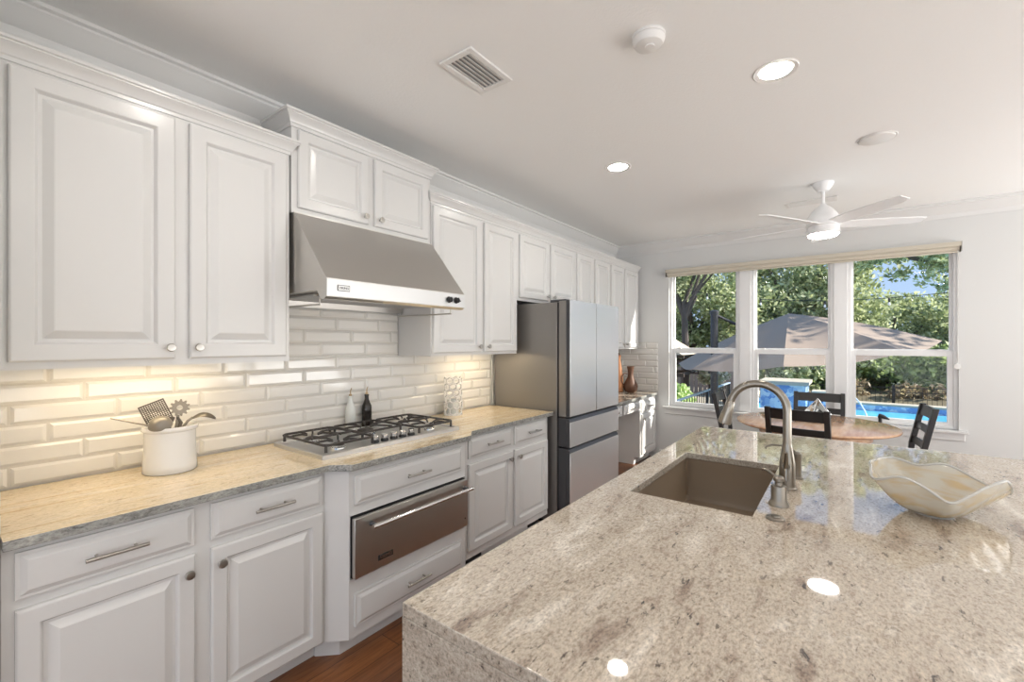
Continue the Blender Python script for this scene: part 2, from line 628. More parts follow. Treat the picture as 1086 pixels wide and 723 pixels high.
box(SILL, .655, 3.395, YW - .055, YW + .03, .636, .66)
box(SILL, .672, 3.375, YW - .018, YW, .566, .636)
struct('trim_3', SILL, M['trim'], bevel=.004)
bl = thing('roller_blind', (2.03, YW, 2.33), 'beige roller blind rolled up in its cassette across the window top', 'blind')
bm = B()
box(bm, .70, 3.345, YW - .075, YW - .001, 2.352, 2.372)
box(bm, .70, 3.345, YW - .078, YW - .066, 2.332, 2.372)
obj('fascia', bm, M['blind'], bl, .002)
obj('blind_roll', tube(B(), [(.712, YW - .036, 2.322), (3.333, YW - .036, 2.322)], .028, 16), M['blind'], bl)
for xx in (.698, 3.341):
    obj('end_bracket', box(B(), xx, xx + .006, YW - .08, YW - .001, 2.286, 2.374), M['nickel_dk'], bl)
obj('hem_bar', box(B(), .72, 3.325, YW - .042, YW - .030, 2.278, 2.294), M['blind'], bl, .003)
bm = B()
tube(bm, [(3.322, YW - .05, 2.30), (3.322, YW - .02, 1.25)], .0022, 6)
tube(bm, [(3.330, YW - .035, 2.30), (3.330, YW - .015, 1.25)], .0022, 6)
obj('bead_cord', bm, M['plastic'], bl)
obj('cord_tensioner', lathe(B(), [(0, -.010), (.024, -.008), (.026, 0), (.024, .008), (0, .010)], (3.326, YW - .017, 1.245), (0, 1, 0), 16), M['plastic'], bl)


# tiles -------------------------------------------------------------
def tile_rows(bm, regions, place, phase=.0, pitch=.0772, tl=.309, zb=.9185, z_off=0):
    """bevelled subway tiles in third-bond; place(u, z, depth) -> point"""
    g = .0016
    for (u0, u1, z0, z1) in regions:
        k0 = int((z0 - zb) / pitch) - 1
        for k in range(k0, k0 + 14):
            a, b_ = zb + k * pitch + g, zb + (k + 1) * pitch - g
            a, b_ = max(a, z0), min(b_, z1)
            if b_ - a < .006:
                continue
            sh = ((5 - k) % 3) * (tl / 3.0) + phase
            j0 = int((u0 - sh) / tl) - 2
            for j in range(j0, j0 + int((u1 - u0) / tl) + 5):
                l, r = sh + j * tl + g, sh + (j + 1) * tl - g
                l, r = max(l, u0), min(r, u1)
                if r - l < .008:
                    continue
                e = min(.0125, (b_ - a) * .3, (r - l) * .3)
                lo = [bm.verts.new(place(u, z, .004)) for u, z in ((l, a), (r, a), (r, b_), (l, b_))]
                hi = [bm.verts.new(place(u, z, .0118)) for u, z in ((l + e, a + e), (r - e, a + e), (r - e, b_ - e), (l + e, b_ - e))]
                bridge(bm, lo, hi)
                bm.faces.new(hi)
    return bm


def grout(bm, regions, place, d=.0055):
    for (u0, u1, z0, z1) in regions:
        a = [place(u, z, .0006) for u, z in ((u0, z0), (u1, z0), (u1, z1), (u0, z1))]
        b_ = [place(u, z, d) for u, z in ((u0, z0), (u1, z0), (u1, z1), (u0, z1))]
        va = [bm.verts.new(p) for p in a]
        vb = [bm.verts.new(p) for p in b_]
        bm.faces.new(va[::-1])
        bm.faces.new(vb)
        bridge(bm, va, vb)
    return bm


def backsplash(name, label, regions, place, phase, loc, zb=.9185):
    t = thing(name, loc, label, 'backsplash')
    obj('tiles', tile_rows(B(), regions, place, phase, zb=zb), M['tile'], t, smooth=False)
    obj('grout', grout(B(), regions, place), M['grout'], t, smooth=False)
    return t


pl = lambda u, z, d: (d, u, z)
backsplash('tile_backsplash', 'long white subway tile backsplash running behind the cooktop', [(.142, 3.03, .915, 1.371), (1.105, 2.018, 1.371, 1.66)], pl, .001, (0, 1.6, .915))
backsplash('tile_backsplash', 'white subway tile backsplash behind the brown jug on the desk', [(4.0, YW - .012, .826, 1.379)], pl, .1, (0, 4.8, .826), .841)
backsplash('tile_backsplash', 'short white tile return on the window wall beside the window', [(.012, .585, .826, 1.465)], lambda u, z, d: (u, YW - d, z), .02, (.3, YW, .826), .841)
backsplash('tile_backsplash', 'sliver of white tile on the side wall at the left edge', [(.012, .648, .915, 1.62)], lambda u, z, d: (u, .128 + d, z), .05, (.3, .128, .915))


# ------------------------------------------------------------------ cabinets
def add_knob(parent, x, y, z, m='nickel_dk'):
    return obj('knob', lathe(B(), [(0, 0), (.0055, 0), (.005, .010), (.008, .014), (.0155, .019), (.0165, .024), (.014, .029), (0, .0305)], (x, y, z), (1, 0, 0), 18), M[m], parent)


def add_pull(parent, x, y, z, ln=.155):
    bm = B()
    tube(bm, [(x + .032, y - ln / 2, z), (x + .032, y + ln / 2, z)], .006, 10)
    for s in (-1, 1):
        tube(bm, [(x - .0005, y + s * ln * .31, z), (x + .032, y + s * ln * .31, z)], .0045, 8)
    return obj('bar_pull', bm, M['nickel_dk'], parent)


def add_door(parent, xf, y0, y1, z0, z1, knob=None, rings=DOOR):
    d = obj('door', raised(B(), xf, y0, y1, z0, z1, rings, .0195), M['cab'], parent, ang=12)
    if knob:
        add_knob(d, xf - .0005, knob[0], knob[1])
    return d


def add_drawer(parent, xf, y0, y1, z0, z1, pull=True):
    d = obj('drawer_front', raised(B(), xf, y0, y1, z0, z1, DRAWER, .0195), M['cab'], parent, ang=12)
    if pull:
        add_pull(d, xf, (y0 + y1) / 2, (z0 + z1) / 2 + .002)
    return d


MOLD = [(0, 0), (.006, 0), (.006, .014), (.011, .018), (.014, .026), (.024, .042), (.034, .052), (.034, .057), (.040, .060), (.040, .070), (0, .070)]


def upper(label, y0, y1, z0, z1, doors, mold=None, left=False, right=False, depth=.33, floor_light=None, rings=DOOR, group=None):
    t = thing('wall_cabinet', (0, (y0 + y1) / 2, z0), label, 'cabinet', group)
    bm = box(B(), .001, depth, y0, y1, z0 + .024, z1)
    box(bm, depth - .02, depth, y0, y1, z0, z0 + .024)
    box(bm, .001, depth - .02, y0, y0 + .018, z0, z0 + .024)
    box(bm, .001, depth - .02, y1 - .018, y1, z0, z0 + .024)
    obj('carcass', bm, M['cab'], t, smooth=False)
    for d in doors:
        add_door(t, depth + .02, *d, rings=rings)
    if mold:
        sc = mold[1] / .070
        prof = [(o * sc, mold[0] + z * sc) for o, z in MOLD]
        path = [(depth, y0), (depth, y1)]
        if left:
            path = [(.095 if mold[0] > 2.5 else .001, y0)] + path
        if right:
            path = path + [(.001 if mold[0] < 2.5 else .095, y1)]
        obj('cornice', sweep(B(), path, prof, 1), M['cab'], t, ang=20)
    if floor_light:
        a, b_ = floor_light
        q = obj('light_bar', box(B(), .165, .235, a - .01, b_ + .01, z0 + .010, z0 + .0235), M['plastic'], t)
        obj('lens', box(B(), .17, .23, a, b_, z0 + .006, z0 + .0098), M['led'], q)
    return t


upper('big white double door wall cabinet above the utensil crock', .145, 1.093, 1.372, 2.385,
      [(.178, .626, 1.398, 2.366, (.606, 1.443)), (.676, 1.073, 1.398, 2.366, (.703, 1.443))], (2.378, .070), False, True, floor_light=(.32, .86), rings=DOORW)
upper('raised white two door wall cabinet directly above the range hood', 1.104, 2.016, 2.103, 2.535,
      [(1.132, 1.538, 2.131, 2.516, (1.508, 2.168)), (1.578, 1.988, 2.131, 2.516, (1.610, 2.168))], (2.526, .076), True, True)
upper('tall white two door wall cabinet between range hood and refrigerator', 2.022, 2.974, 1.372, 2.385,
      [(2.034, 2.513, 1.393, 2.362, (2.482, 1.432)), (2.551, 2.958, 1.393, 2.362, (2.582, 1.432))], (2.374, .070), True, False, floor_light=(2.45, 2.93))
upper('short white two door wall cabinet above the refrigerator', 2.976, 3.962, 1.812, 2.385,
      [(3.004, 3.452, 1.838, 2.362, (3.420, 1.876)), (3.492, 3.938, 1.838, 2.362, (3.524, 1.876))], (2.374, .070))
upper('white wall cabinet just past the refrigerator, lower part hidden behind it', 3.964, 4.780, 1.381, 2.385,
      [(3.994, 4.340, 1.402, 2.362, (4.310, 1.44)), (4.398, 4.760, 1.402, 2.362, (4.428, 1.44))], (2.374, .070))
upper('last white wall cabinet beside the window wall, sunlit at its lower corner', 4.782, 5.655, 1.381, 2.385,
      [(4.811, 5.165, 1.402, 2.362, (5.135, 1.44)), (5.205, 5.628, 1.402, 2.362, (5.236, 1.44))], (2.374, .070), False, True)


def base(label, y0, y1, fronts, xd=.61, z0=.10, zt=.8835, grilles=()):
    t = thing('base_cabinet', (.3, (y0 + y1) / 2, 0), label, 'cabinet')
    obj('carcass', box(B(), .001, xd, y0, y1, z0, zt), M['cab'], t, .0015)
    obj('toe_kick', box(B(), .001, xd - .09, y0, y1, 0, z0), M['cab'], t)
    for f in fronts:
        if f[0] == 'd':
            add_door(t, xd + .02, *f[1:5], knob=f[5])
        else:
            add_drawer(t, xd + .02, *f[1:5])
    for g in grilles:
        bm = B()
        box(bm, xd - .0895, xd - .082, g[0], g[1], .018, .088)
        for k in range(8):
            zz = .024 + k * .008
            box(bm, xd - .083, xd - .079, g[0] + .01, g[1] - .01, zz, zz + .004)
        obj('floor_grille', bm, M['black'], t)
    return t


base('white base cabinet under the utensil crock with two drawers over two doors', .142, 1.113,
     [('w', .168, .605, .727, .862), ('w', .657, 1.097, .727, .862), ('d', .168, .605, .112, .698, (.582, .638)), ('d', .657, 1.097, .112, .698, (.686, .638))])
base('white base cabinet right beside the refrigerator with two drawers over two doors', 2.054, 3.008,
     [('w', 2.074, 2.523, .732, .862), ('w', 2.557, 2.978, .732, .862), ('d', 2.070, 2.523, .150, .698, (2.488, .648)), ('d', 2.557, 2.988, .150, .698, (2.592, .648))],
     grilles=((2.06, 2.30), (2.86, 2.995)))

t = thing('base_cabinet', (.35, 1.58, 0), 'white bumped-out drawer cabinet with angled sides under the cooktop', 'cabinet')
FOOT = [(.001, 1.1135), (.611, 1.1135), (.69, 1.186), (.69, 1.966), (.611, 2.0535), (.001, 2.0535)]
bm = B()   # angled carcass with the oven bay left open at the front
prism(bm, FOOT, .10, .372)
prism(bm, FOOT, .664, .8835)
prism(bm, [(.001, 1.1135), (.611, 1.1135), (.69, 1.186), (.69, 1.193), (.001, 1.193)], .372, .664)
prism(bm, [(.001, 1.960), (.69, 1.960), (.69, 1.966), (.611, 2.0535), (.001, 2.0535)], .372, .664)
obj('carcass', bm, M['cab'], t, smooth=False)
obj('toe_kick', prism(B(), [(.001, 1.114), (.53, 1.114), (.61, 1.19), (.61, 1.96), (.53, 2.053), (.001, 2.053)], 0, .10), M['cab'], t)
add_drawer(t, .71, 1.212, 1.925, .712, .848)
add_drawer(t, .71, 1.212, 1.925, .150, .302)

# warming drawer ----------------------------------------------------
t = thing('warming_drawer', (.66, 1.576, .372), 'stainless steel warming drawer built in below the cooktop', 'oven')
obj('housing', box(B(), .25, .698, 1.199, 1.953, .378, .658), M['black'], t)
obj('front_panel', box(B(), .699, .722, 1.197, 1.956, .382, .655), M['steel'], t, .002)
bm = B()
tube(bm, [(.768, 1.262, .612), (.768, 1.945, .612)], .0105, 14)
h = obj('handle', bm, M['chrome'], t)
for yy in (1.285, 1.922):
    obj('standoff', tube(B(), [(.7225, yy, .612), (.735, yy, .612), (.762, yy, .612)], [.013, .010, .009], 12), M['dark_steel'], h)
badge = obj('badge', box(B(), .7222, .7255, 1.322, 1.408, .420, .446), M['black'], t, .001)
obj('indicator', lathe(B(), [(.0045, 0), (.0045, .002), (0, .0025)], (.722, 1.930, .432), (1, 0, 0), 10), M['black'], t)


def text(body, size, loc, rot, m, parent, name='lettering', ext=.0006):
    cu = bpy.data.curves.new(name, 'FONT')
    cu.body = body
    cu.size = size
    cu.extrude = ext
    cu.align_x = 'CENTER'
    cu.align_y = 'CENTER'
    tmp = bpy.data.objects.new(name + '_c', cu)
    COL.objects.link(tmp)
    dg = bpy.context.evaluated_depsgraph_get()
    me = bpy.data.meshes.new_from_object(tmp.evaluated_get(dg))
    bpy.data.objects.remove(tmp)
    me.transform(Matrix.Translation(Vector(loc) - ROOT[parent.name]) @ rot.to_matrix().to_4x4())
    me.materials.clear()
    me.materials.append(m)
    o = bpy.data.objects.new(name, me)
    COL.objects.link(o)
    o.parent = parent
    ROOT[o.name] = ROOT[parent.name]
    return o


from mathutils import Euler
FACEX = Euler((PI / 2, 0, PI / 2))
text('VIKING', .021, (.7258, 1.365, .433), FACEX, M['chrome'], badge)

# counters ----------------------------------------------------------
def slab(name, label, poly, z0, z1, m, loc, bev=.0025):
    t = thing(name, loc, label, 'countertop')
    bm = B()
    prism(bm, poly, z0, z1, 0, 1)
    obj('slab', bm, m, t, bev)
    return t


CTR = [(.011, .142), (.655, .142), (.655, 1.108), (.735, 1.178), (.735, 1.968), (.655, 2.062), (.655, 3.030), (.011, 3.030)]
slab('countertop', 'golden granite countertop holding the cooktop and utensil crock', CTR, .884, .914, [M['granite_ctr'], M['granite_edge']], (.3, 1.6, .884))
slab('countertop', 'low beige granite desk countertop past the refrigerator', [(.011, 3.995), (.585, 3.995), (.585, YW - .011), (.011, YW - .011)], .795, .825, [M['granite_isl'], M['granite_edge']], (.3, 4.8, .795))

# desk --------------------------------------------------------------
t = thing('desk_cabinet', (.3, 4.85, 0), 'white desk with open knee space and sunlit drawers beside the window wall', 'desk')
obj('side_panel', box(B(), .001, .55, 3.985, 4.10, 0, .7945), M['cab'], t)
obj('rail', box(B(), .02, .53, 4.10, 5.158, .655, .7945), M['cab'], t)
obj('carcass', box(B(), .001, .55, 5.16, 5.686, .09, .7945), M['cab'], t)
obj('toe_kick', box(B(), .001, .47, 5.16, 5.686, 0, .09), M['cab'], t)
add_drawer(t, .57, 4.66, 5.135, .662, .772)
add_drawer(t, .57, 5.19, 5.66, .622, .752)
add_drawer(t, .57, 4.13, 4.62, .662, .772)
add_door(t, .57, 5.19, 5.66, .12, .600, (5.225, .545))

# island ------------------------------------------------------------
t = thing('island', (2.47, 1.86, 0), 'large kitchen island in polished beige granite with a waterfall end', 'island')
IX0, IX1, IY0, IY1 = 1.758, 3.19, .616, 3.105
SX0, SX1, SY0, SY1 = 1.872, 2.272, 1.582, 2.312
bm = B()
xs, ys = [IX0, SX0, SX1, IX1], [IY0, SY0, SY1, IY1]
vt = {}
for k, z in enumerate((.884, .914)):
    for i, x in enumerate(xs):
        for j, y in enumerate(ys):
            vt[i, j, k] = bm.verts.new((x, y, z))
for i in range(3):
    for j in range(3):
        if (i, j) == (1, 1):
            continue
        bm.faces.new((vt[i, j, 1], vt[i + 1, j, 1], vt[i + 1, j + 1, 1], vt[i, j + 1, 1]))
        bm.faces.new((vt[i, j, 0], vt[i, j + 1, 0], vt[i + 1, j + 1, 0], vt[i + 1, j, 0]))
for a in range(3):
    for (p, q) in (((a, 0), (a + 1, 0)), ((3, a), (3, a + 1)), ((a + 1, 3), (a, 3)), ((0, a + 1), (0, a))):
        bm.faces.new((vt[p + (0,)], vt[q + (0,)], vt[q + (1,)], vt[p + (1,)])).material_index = 1
for (p, q) in (((1, 1), (2, 1)), ((2, 1), (2, 2)), ((2, 2), (1, 2)), ((1, 2), (1, 1))):
    bm.faces.new((vt[p + (1,)], vt[q + (1,)], vt[q + (0,)], vt[p + (0,)])).material_index = 1
M['isl_side'] = granite('island granite side', srgb(172, 164, 152), srgb(140, 128, 116), srgb(190, 184, 172), srgb(70, 66, 62), (0.2, 0.1, 0), 0.18, (1, 1, 3))
obj('slab', bm, [M['granite_isl'], M['isl_side']], t, .003)
obj('waterfall_panel', box(B(), IX0, IX1, IY0, IY0 + .03, 0, .8838), M['isl_side'], t, .002)
bm = B()
box(bm, 1.80, 1.82, .647, 3.06, .10, .8838)
box(bm, 2.88, 2.90, .647, 3.06, 0, .8838)
box(bm, 1.82, 2.88, 3.04, 3.06, 0, .8838)
box(bm, 1.88, 1.90, .647, 3.04, 0, .10)
obj('cabinet_body', bm, M['cab'], t)

# sink --------------------------------------------------------------
def rrect(bm, x0, x1, y0, y1, r, z, n=5):
    vs = []
    for cx, cy, a0 in ((x1 - r, y1 - r, 0), (x0 + r, y1 - r, PI / 2), (x0 + r, y0 + r, PI), (x1 - r, y0 + r, 1.5 * PI)):
        for i in range(n + 1):
            a = a0 + PI / 2 * i / n
            vs.append(bm.verts.new((cx + r * math.cos(a), cy + r * math.sin(a), z)))
    return vs


t = thing('kitchen_sink', (2.07, 1.947, .66), 'brown single bowl undermount sink set into the island', 'sink')
bm = B()
e = .004
rows = [rrect(bm, SX0 - .02, SX1 + .02, SY0 - .02, SY1 + .02, .02, .8835), rrect(bm, SX0 - e, SX1 + e, SY0 - e, SY1 + e, .014, .8835),
        rrect(bm, SX0 - e, SX1 + e, SY0 - e, SY1 + e, .014, .70), rrect(bm, SX0 + .006, SX1 - .006, SY0 + .006, SY1 - .006, .02, .682),
        rrect(bm, SX0 + .03, SX1 - .03, SY0 + .03, SY1 - .03, .02, .675)]
for a, b_ in zip(rows, rows[1:]):
    bridge(bm, a, b_)
bm.faces.new(rows[-1])
out = [rrect(bm, SX0 - .02, SX1 + .02, SY0 - .02, SY1 + .02, .02, .66)]
bridge(bm, out[0], rows[0])
bm.faces.new(out[0][::-1])
obj('bowl', bm, M['sink'], t, ang=30)
obj('drain', lathe(B(), [(.045, 0), (.045, .004), (.036, .005), (.030, .001), (0, .001)], (2.07, 1.95, .6752), n=24), M['nickel'], t)

# faucet and its neighbours ------------------------------------------
FX, FY = 2.334, 1.961
t = thing('faucet', (FX, FY, .914), 'tall brushed nickel gooseneck pull-down faucet behind the sink', 'faucet')
obj('base', lathe(B(), [(0, 0), (.030, 0), (.030, .006), (.027, .010), (.0265, .060), (.026, .10), (.022, .125), (.0165, .16), (.0155, .17)], (FX, FY, .9141), n=28), M['nickel'], t)
pts = [(FX, FY, 1.075), (FX, FY, 1.15)] + arc((FX - .098, FY, 1.205), .098, 0, PI * .93, 16)
sp_ = obj('spout', tube(B(), pts, .0145, 16), M['nickel'], t)
e0 = Vector(pts[-1])
dr = Vector((-.28, 0, -1)).normalized()
bm = B()
tube(bm, [e0 + dr * s for s in (-.002, .004, .006, .03, .085, .092, .094)], [.0150, .0165, .0175, .0185, .0250, .0245, .020], 20)
obj('spray_head', bm, M['nickel'], t)
bm = B()
tube(bm, [(FX, FY - .025, 1.005), (FX, FY - .045, 1.005)], .013, 16)
tube(bm, [(FX, FY - .042, .998), (FX + .001, FY - .048, 1.02), (FX + .002, FY - .058, 1.05), (FX + .003, FY - .066, 1.062)], [.008, .008, .0065, .005], 10)
tube(bm, [(FX, FY - .040, 1.005), (FX, FY - .046, .985), (FX, FY - .050, .955)], [.009, .008, .006], 10)
obj('lever', bm, M['nickel'], t)

t = thing('soap_dispenser', (2.329, 1.745, .914), 'short stout nickel soap pump in front of the faucet', 'soap dispenser')
c = (2.329, 1.745, .9141)
obj('body', lathe(B(), [(0, 0), (.031, 0), (.031, .006), (.026, .014), (.0235, .02), (.0235, .062), (.0225, .066), (.012, .068), (.0115, .078), (0, .078)], c, n=28), M['nickel'], t)
bm = lathe(B(), [(.010, .078), (.0165, .082), (.0165, .092), (.012, .098), (0, .099)], c, n=20)
dx = Vector((-.75, .5, 0)).normalized()
p0 = Vector(c) + Vector((0, 0, .090))
tube(bm, [p0, p0 + dx * .022 + Vector((0, 0, .007)), p0 + dx * .045 + Vector((0, 0, .016)), p0 + dx * .062 + Vector((0, 0, .015)), p0 + dx * .066 + Vector((0, 0, .008))], [.006, .0055, .0045, .004, .0035], 10)
obj('pump_head', bm, M['nickel'], t)

t = thing('filtered_water_tap', (2.352, 2.135, .914), 'slim nickel dispenser with a thin curved spout behind the faucet', 'tap')
c = (2.352, 2.135, .9141)
obj('body', lathe(B(), [(0, 0), (.022, 0), (.022, .005), (.016, .010), (.015, .075), (.017, .08), (.017, .10), (.011, .107), (0, .108)], c, n=24), M['nickel'], t)
pts = [(2.352, 2.135, 1.012), (2.335, 2.132, 1.032), (2.30, 2.127, 1.040), (2.265, 2.122, 1.040), (2.245, 2.119, 1.030), (2.243, 2.119, 1.022)]
obj('spout', tube(B(), pts, .0042, 10), M['nickel'], t)
o = obj('air_switch_button', lathe(B(), [(0, 0), (.027, 0), (.027, .003), (.023, .007), (.012, .008), (.011, .011), (0, .0115)], (2.334, 1.603, .9141), n=28), M['nickel'])
tag(o, 'flat round nickel disposal button beside the sink corner', 'button')

# ------------------------------------------------------------------ range hood
t = thing('range_hood', (.33, 1.56, 1.66), 'sloping stainless steel range hood over the cooktop', 'range hood')
HY0, HY1 = 1.106, 2.014
def side_prism(bm, prof, y0, y1):
    a = [bm.verts.new((x, y0, z)) for x, z in prof]
    b_ = [bm.verts.new((x, y1, z)) for x, z in prof]
    bm.faces.new(a)
    bm.faces.new(b_[::-1])
    bridge(bm, a, b_)
    return bm


obj('canopy', side_prism(B(), [(.011, 2.102), (.352, 2.102), (.352, 2.098), (.638, 1.756), (.638, 1.750), (.011, 1.750)], HY0, HY1), M['steel'], t, smooth=False)
bm = side_prism(B(), [(.011, 1.750), (.6375, 1.750), (.6375, 1.672), (.62, 1.662), (.59, 1.662), (.56, 1.705), (.06, 1.705), (.05, 1.662), (.011, 1.662)], HY0 + .001, HY1 - .001)
obj('skirt', bm, M['steel'], t, smooth=False)
band = obj('control_band', box(B(), .6378, .642, HY0 + .0005, HY1 - .0005, 1.674, 1.7525), M['steel_band'], t, .001)
for yy in (1.876, 1.936):
    k = lathe(B(), [(.019, 0), (.019, .004), (.015, .006), (.0135, .022), (0, .023)], (.6421, yy, 1.714), (1, 0, 0), 20)
    box(k, .660, .668, yy - .003, yy + .003, 1.699, 1.729)
    obj('control_knob', k, M['black'], band)
obj('indicator', lathe(B(), [(.004, 0), (.004, .002), (0, .0025)], (.6421, 1.974, 1.713), (1, 0, 0), 10), M['dark_steel'], band)
bp = obj('badge', box(B(), .6421, .6445, 1.158, 1.222, 1.700, 1.728), M['dark_steel'], band, .001)
pz_ = obj('badge_plate', box(B(), .6445, .6455, 1.161, 1.219, 1.703, 1.725), M['chrome'], band)
text('VIKING', .0155, (.6458, 1.190, 1.714), FACEX, M['black'], pz_)
for yy in (1.31, 1.80):
    l_ = obj('lamp_trim', lathe(B(), [(.034, 0), (.046, 0), (.046, .022), (.034, .022)], (.50, yy, 1.683), n=24), M['chrome'], t)
    obj('lamp_lens', lathe(B(), [(0, 0), (.034, 0), (.034, .012), (0, .012)], (.50, yy, 1.686), n=24), M['hoodlamp'], l_)
bm = B()
for k in range(26):
    yy = 1.16 + k * .031
    box(bm, .10, .44, yy, yy + .018, 1.690, 1.700)
obj('baffle_filter', bm, M['steel_band'], t)
for y0_, y1_ in ((HY0 + .02, HY0 + .03), (HY1 - .03, HY1 - .02)):
    bm = B()
    tube(bm, [(.06, y0_, 1.640), (.56, y0_, 1.640)], .005, 8)
    tube(bm, [(.07, y0_, 1.665), (.07, y0_, 1.640)], .004, 8)
    tube(bm, [(.55, y0_, 1.668), (.55, y0_, 1.640)], .004, 8)
    obj('warming_rail', bm, M['steel'], t)

# ------------------------------------------------------------------ cooktop
CX0, CX1, CY0, CY1 = .085, .565, 1.132, 2.052
t = thing('gas_cooktop', (.32, 1.59, .914), 'stainless five burner gas cooktop with black grates set in the countertop', 'cooktop')
bm = B()
rr = [rrect(bm, CX0, CX1, CY0, CY1, .012, .9142), rrect(bm, CX0, CX1, CY0, CY1, .012, .932), rrect(bm, CX0 + .006, CX1 - .006, CY0 + .006, CY1 - .006, .010, .936),
      rrect(bm, CX0 + .02, CX1 - .02, CY0 + .02, CY1 - .02, .008, .935), rrect(bm, CX0 + .026, CX1 - .026, CY0 + .026, CY1 - .026, .006, .926)]
for a, b_ in zip(rr, rr[1:]):
    bridge(bm, a, b_)
bm.faces.new(rr[-1])
bm.faces.new(rr[0][::-1])
obj('tray', bm, M['steel_band'], t, ang=30)
burn = [(.20, 1.285, .036), (.445, 1.285, .030), (.235, 1.592, .048), (.20, 1.900, .034), (.445, 1.900, .028)]
for bx, by, r in burn:
    q = obj('burner', lathe(B(), [(0, 0), (r * 1.35, 0), (r * 1.3, .008), (r, .012), (r, .018), (0, .018)], (bx, by, .9262), n=24), M['chrome'], t)
    obj('burner_cap', lathe(B(), [(0, .018), (r * .92, .018), (r * .95, .024), (r * .7, .028), (0, .028)], (bx, by, .9262), n=24), M['iron'], q)


def grate(x0, x1, y0, y1, centers):
    bm = B()
    zt = .972
    r = .0065
    fr = [(x0 + .02, y0, zt), (x1 - .02, y0, zt), (x1, y0 + .02, zt), (x1, y1 - .02, zt), (x1 - .02, y1, zt), (x0 + .02, y1, zt), (x0, y1 - .02, zt), (x0, y0 + .02, zt)]
    tube(bm, fr + [fr[0]], r, 7, False)
    for px_, py_ in ((x0 + .01, y0 + .01), (x1 - .01, y0 + .01), (x1 - .01, y1 - .01), (x0 + .01, y1 - .01)):
        tube(bm, [(px_, py_, zt), (px_, py_, .9365)], [r, .0075], 8)
    for cx, cy in centers:
        for k in range(6):
            a = PI / 6 + k * PI / 3
            ca, sa = math.cos(a), math.sin(a)
            R = []
            for lim, dcomp in ((x1 - cx if ca > 0 else cx - x0, abs(ca)), (y1 - cy if sa > 0 else cy - y0, abs(sa))):
                if dcomp > 1e-3:
                    R.append(lim / dcomp)
            L = min(min(R), .165)
            tube(bm, [(cx + ca * .030, cy + sa * .030, zt - .006), (cx + ca * .06, cy + sa * .06, zt + .004), (cx + ca * L * .8, cy + sa * L * .8, zt + .004), (cx + ca * L, cy + sa * L, zt)], [.0045, .006, .006, .006], 7)
    if len(centers) == 2:
        xm = (x0 + x1) / 2
        tube(bm, [(xm, y0, zt), (xm, y1, zt)], r, 7)
    return bm


obj('grate', grate(CX0 + .03, CX1 - .03, CY0 + .03, 1.442, [burn[0][:2], burn[1][:2]]), M['iron'], t)
obj('grate', grate(CX0 + .03, .405, 1.452, 1.732, [burn[2][:2]]), M['iron'], t)
obj('grate', grate(CX0 + .03, CX1 - .03, 1.742, CY1 - .03, [burn[3][:2], burn[4][:2]]), M['iron'], t)
for k in range(5):
    yy = 1.474 + k * .062
    q = obj('burner_knob', lathe(B(), [(0, 0), (.021, 0), (.021, .008), (.018, .014), (.016, .016)], (.490, yy, .9263), n=20), M['black'], t)
    obj('knob_cap', lathe(B(), [(.016, .016), (.0185, .020), (.0185, .034), (.016, .037), (0, .037)], (.490, yy, .9263), n=20), M['chrome'], q)

# ------------------------------------------------------------------ refrigerator
t = thing('refrigerator', (.4, 3.508, 0), 'stainless French door refrigerator with grey side panel', 'refrigerator')
RY0, RY1 = 3.050, 3.972
obj('body', box(B(), .04, .672, RY0, RY1, .03, 1.782), M['steel_side'], t, .004)
obj('gasket', box(B(), .672, .690, RY0 + .008, RY1 - .008, .06, 1.78), M['black'], t)
obj('plinth', box(B(), .06, .66, RY0 + .02, RY1 - .02, 0, .03), M['black'], t)
mid = (RY0 + RY1) / 2
for y0, y1 in ((RY0 + .001, mid - .005), (mid + .005, RY1 - .001)):
    d = obj('door', box(B(), .690, .756, y0, y1, .876, 1.792), M['steel_side'], t, .003)
    obj('door_edge', box(B(), .7565, .788, y0, y1, .876, 1.797), M['dark_steel'], d, .002)
    obj('front_panel', box(B(), .788, .793, y0, y1, .882, 1.797), M['steel_v'], d, .0015)
for z0, z1 in ((.640, .868), (.050, .628)):
    d = obj('drawer', box(B(), .690, .756, RY0 + .001, RY1 - .001, z0, z1), M['dark_steel'], t, .003)
    obj('drawer_edge', box(B(), .7565, .788, RY0 + .001, RY1 - .001, z0, z1 - .03), M['dark_steel'], d, .002)
    obj('front_panel', box(B(), .788, .793, RY0 + .001, RY1 - .001, z0, z1 - .032), M['steel_v'], d, .0015)
    bm = side_prism(B(), [(.757, z1 - .004), (.775, z1 - .004), (.791, z1 - .032), (.757, z1 - .032)], RY0 + .004, RY1 - .004)
    obj('recessed_grip', bm, M['dark_steel'], d, smooth=False)
bm = B()
for yy in (RY0 + .05, RY1 - .05):
    box(bm, .60, .74, yy - .03, yy + .03, 1.783, 1.806)
obj('hinge_cover', bm, M['dark_steel'], t, .004)
pts = [(.02, 3.036, 1.366), (.016, 3.038, 1.30), (.014, 3.042, 1.15), (.02, 3.046, .99), (.024, 3.043, .93)]
tag(obj('power_cord', tube(B(), pts, .0045, 8), M['plastic']), 'white cord hanging between the tiled wall and refrigerator side', 'cord')

# ------------------------------------------------------------------ things on the counter
KX, KY = .185, .655
t = thing('utensil_crock', (KX, KY, .914), 'white ribbed porcelain crock filled with cooking utensils', 'crock')
R0 = .094
bm = lathe(B(), [(0, 0), (R0 - .004, 0), (R0 + .001, .005), (R0, .03), (R0 - .004, .10), (R0 - .004, .172), (R0 + .004, .177), (R0 + .006, .186), (R0 + .003, .194), (R0 - .004, .194), (R0 - .011, .187), (R0 - .012, .02), (0, .018)], (KX, KY, .9143), n=44)
obj('pot', bm, M['porcelain'], t, ang=50)


def V3(*a):
    return Vector(a)


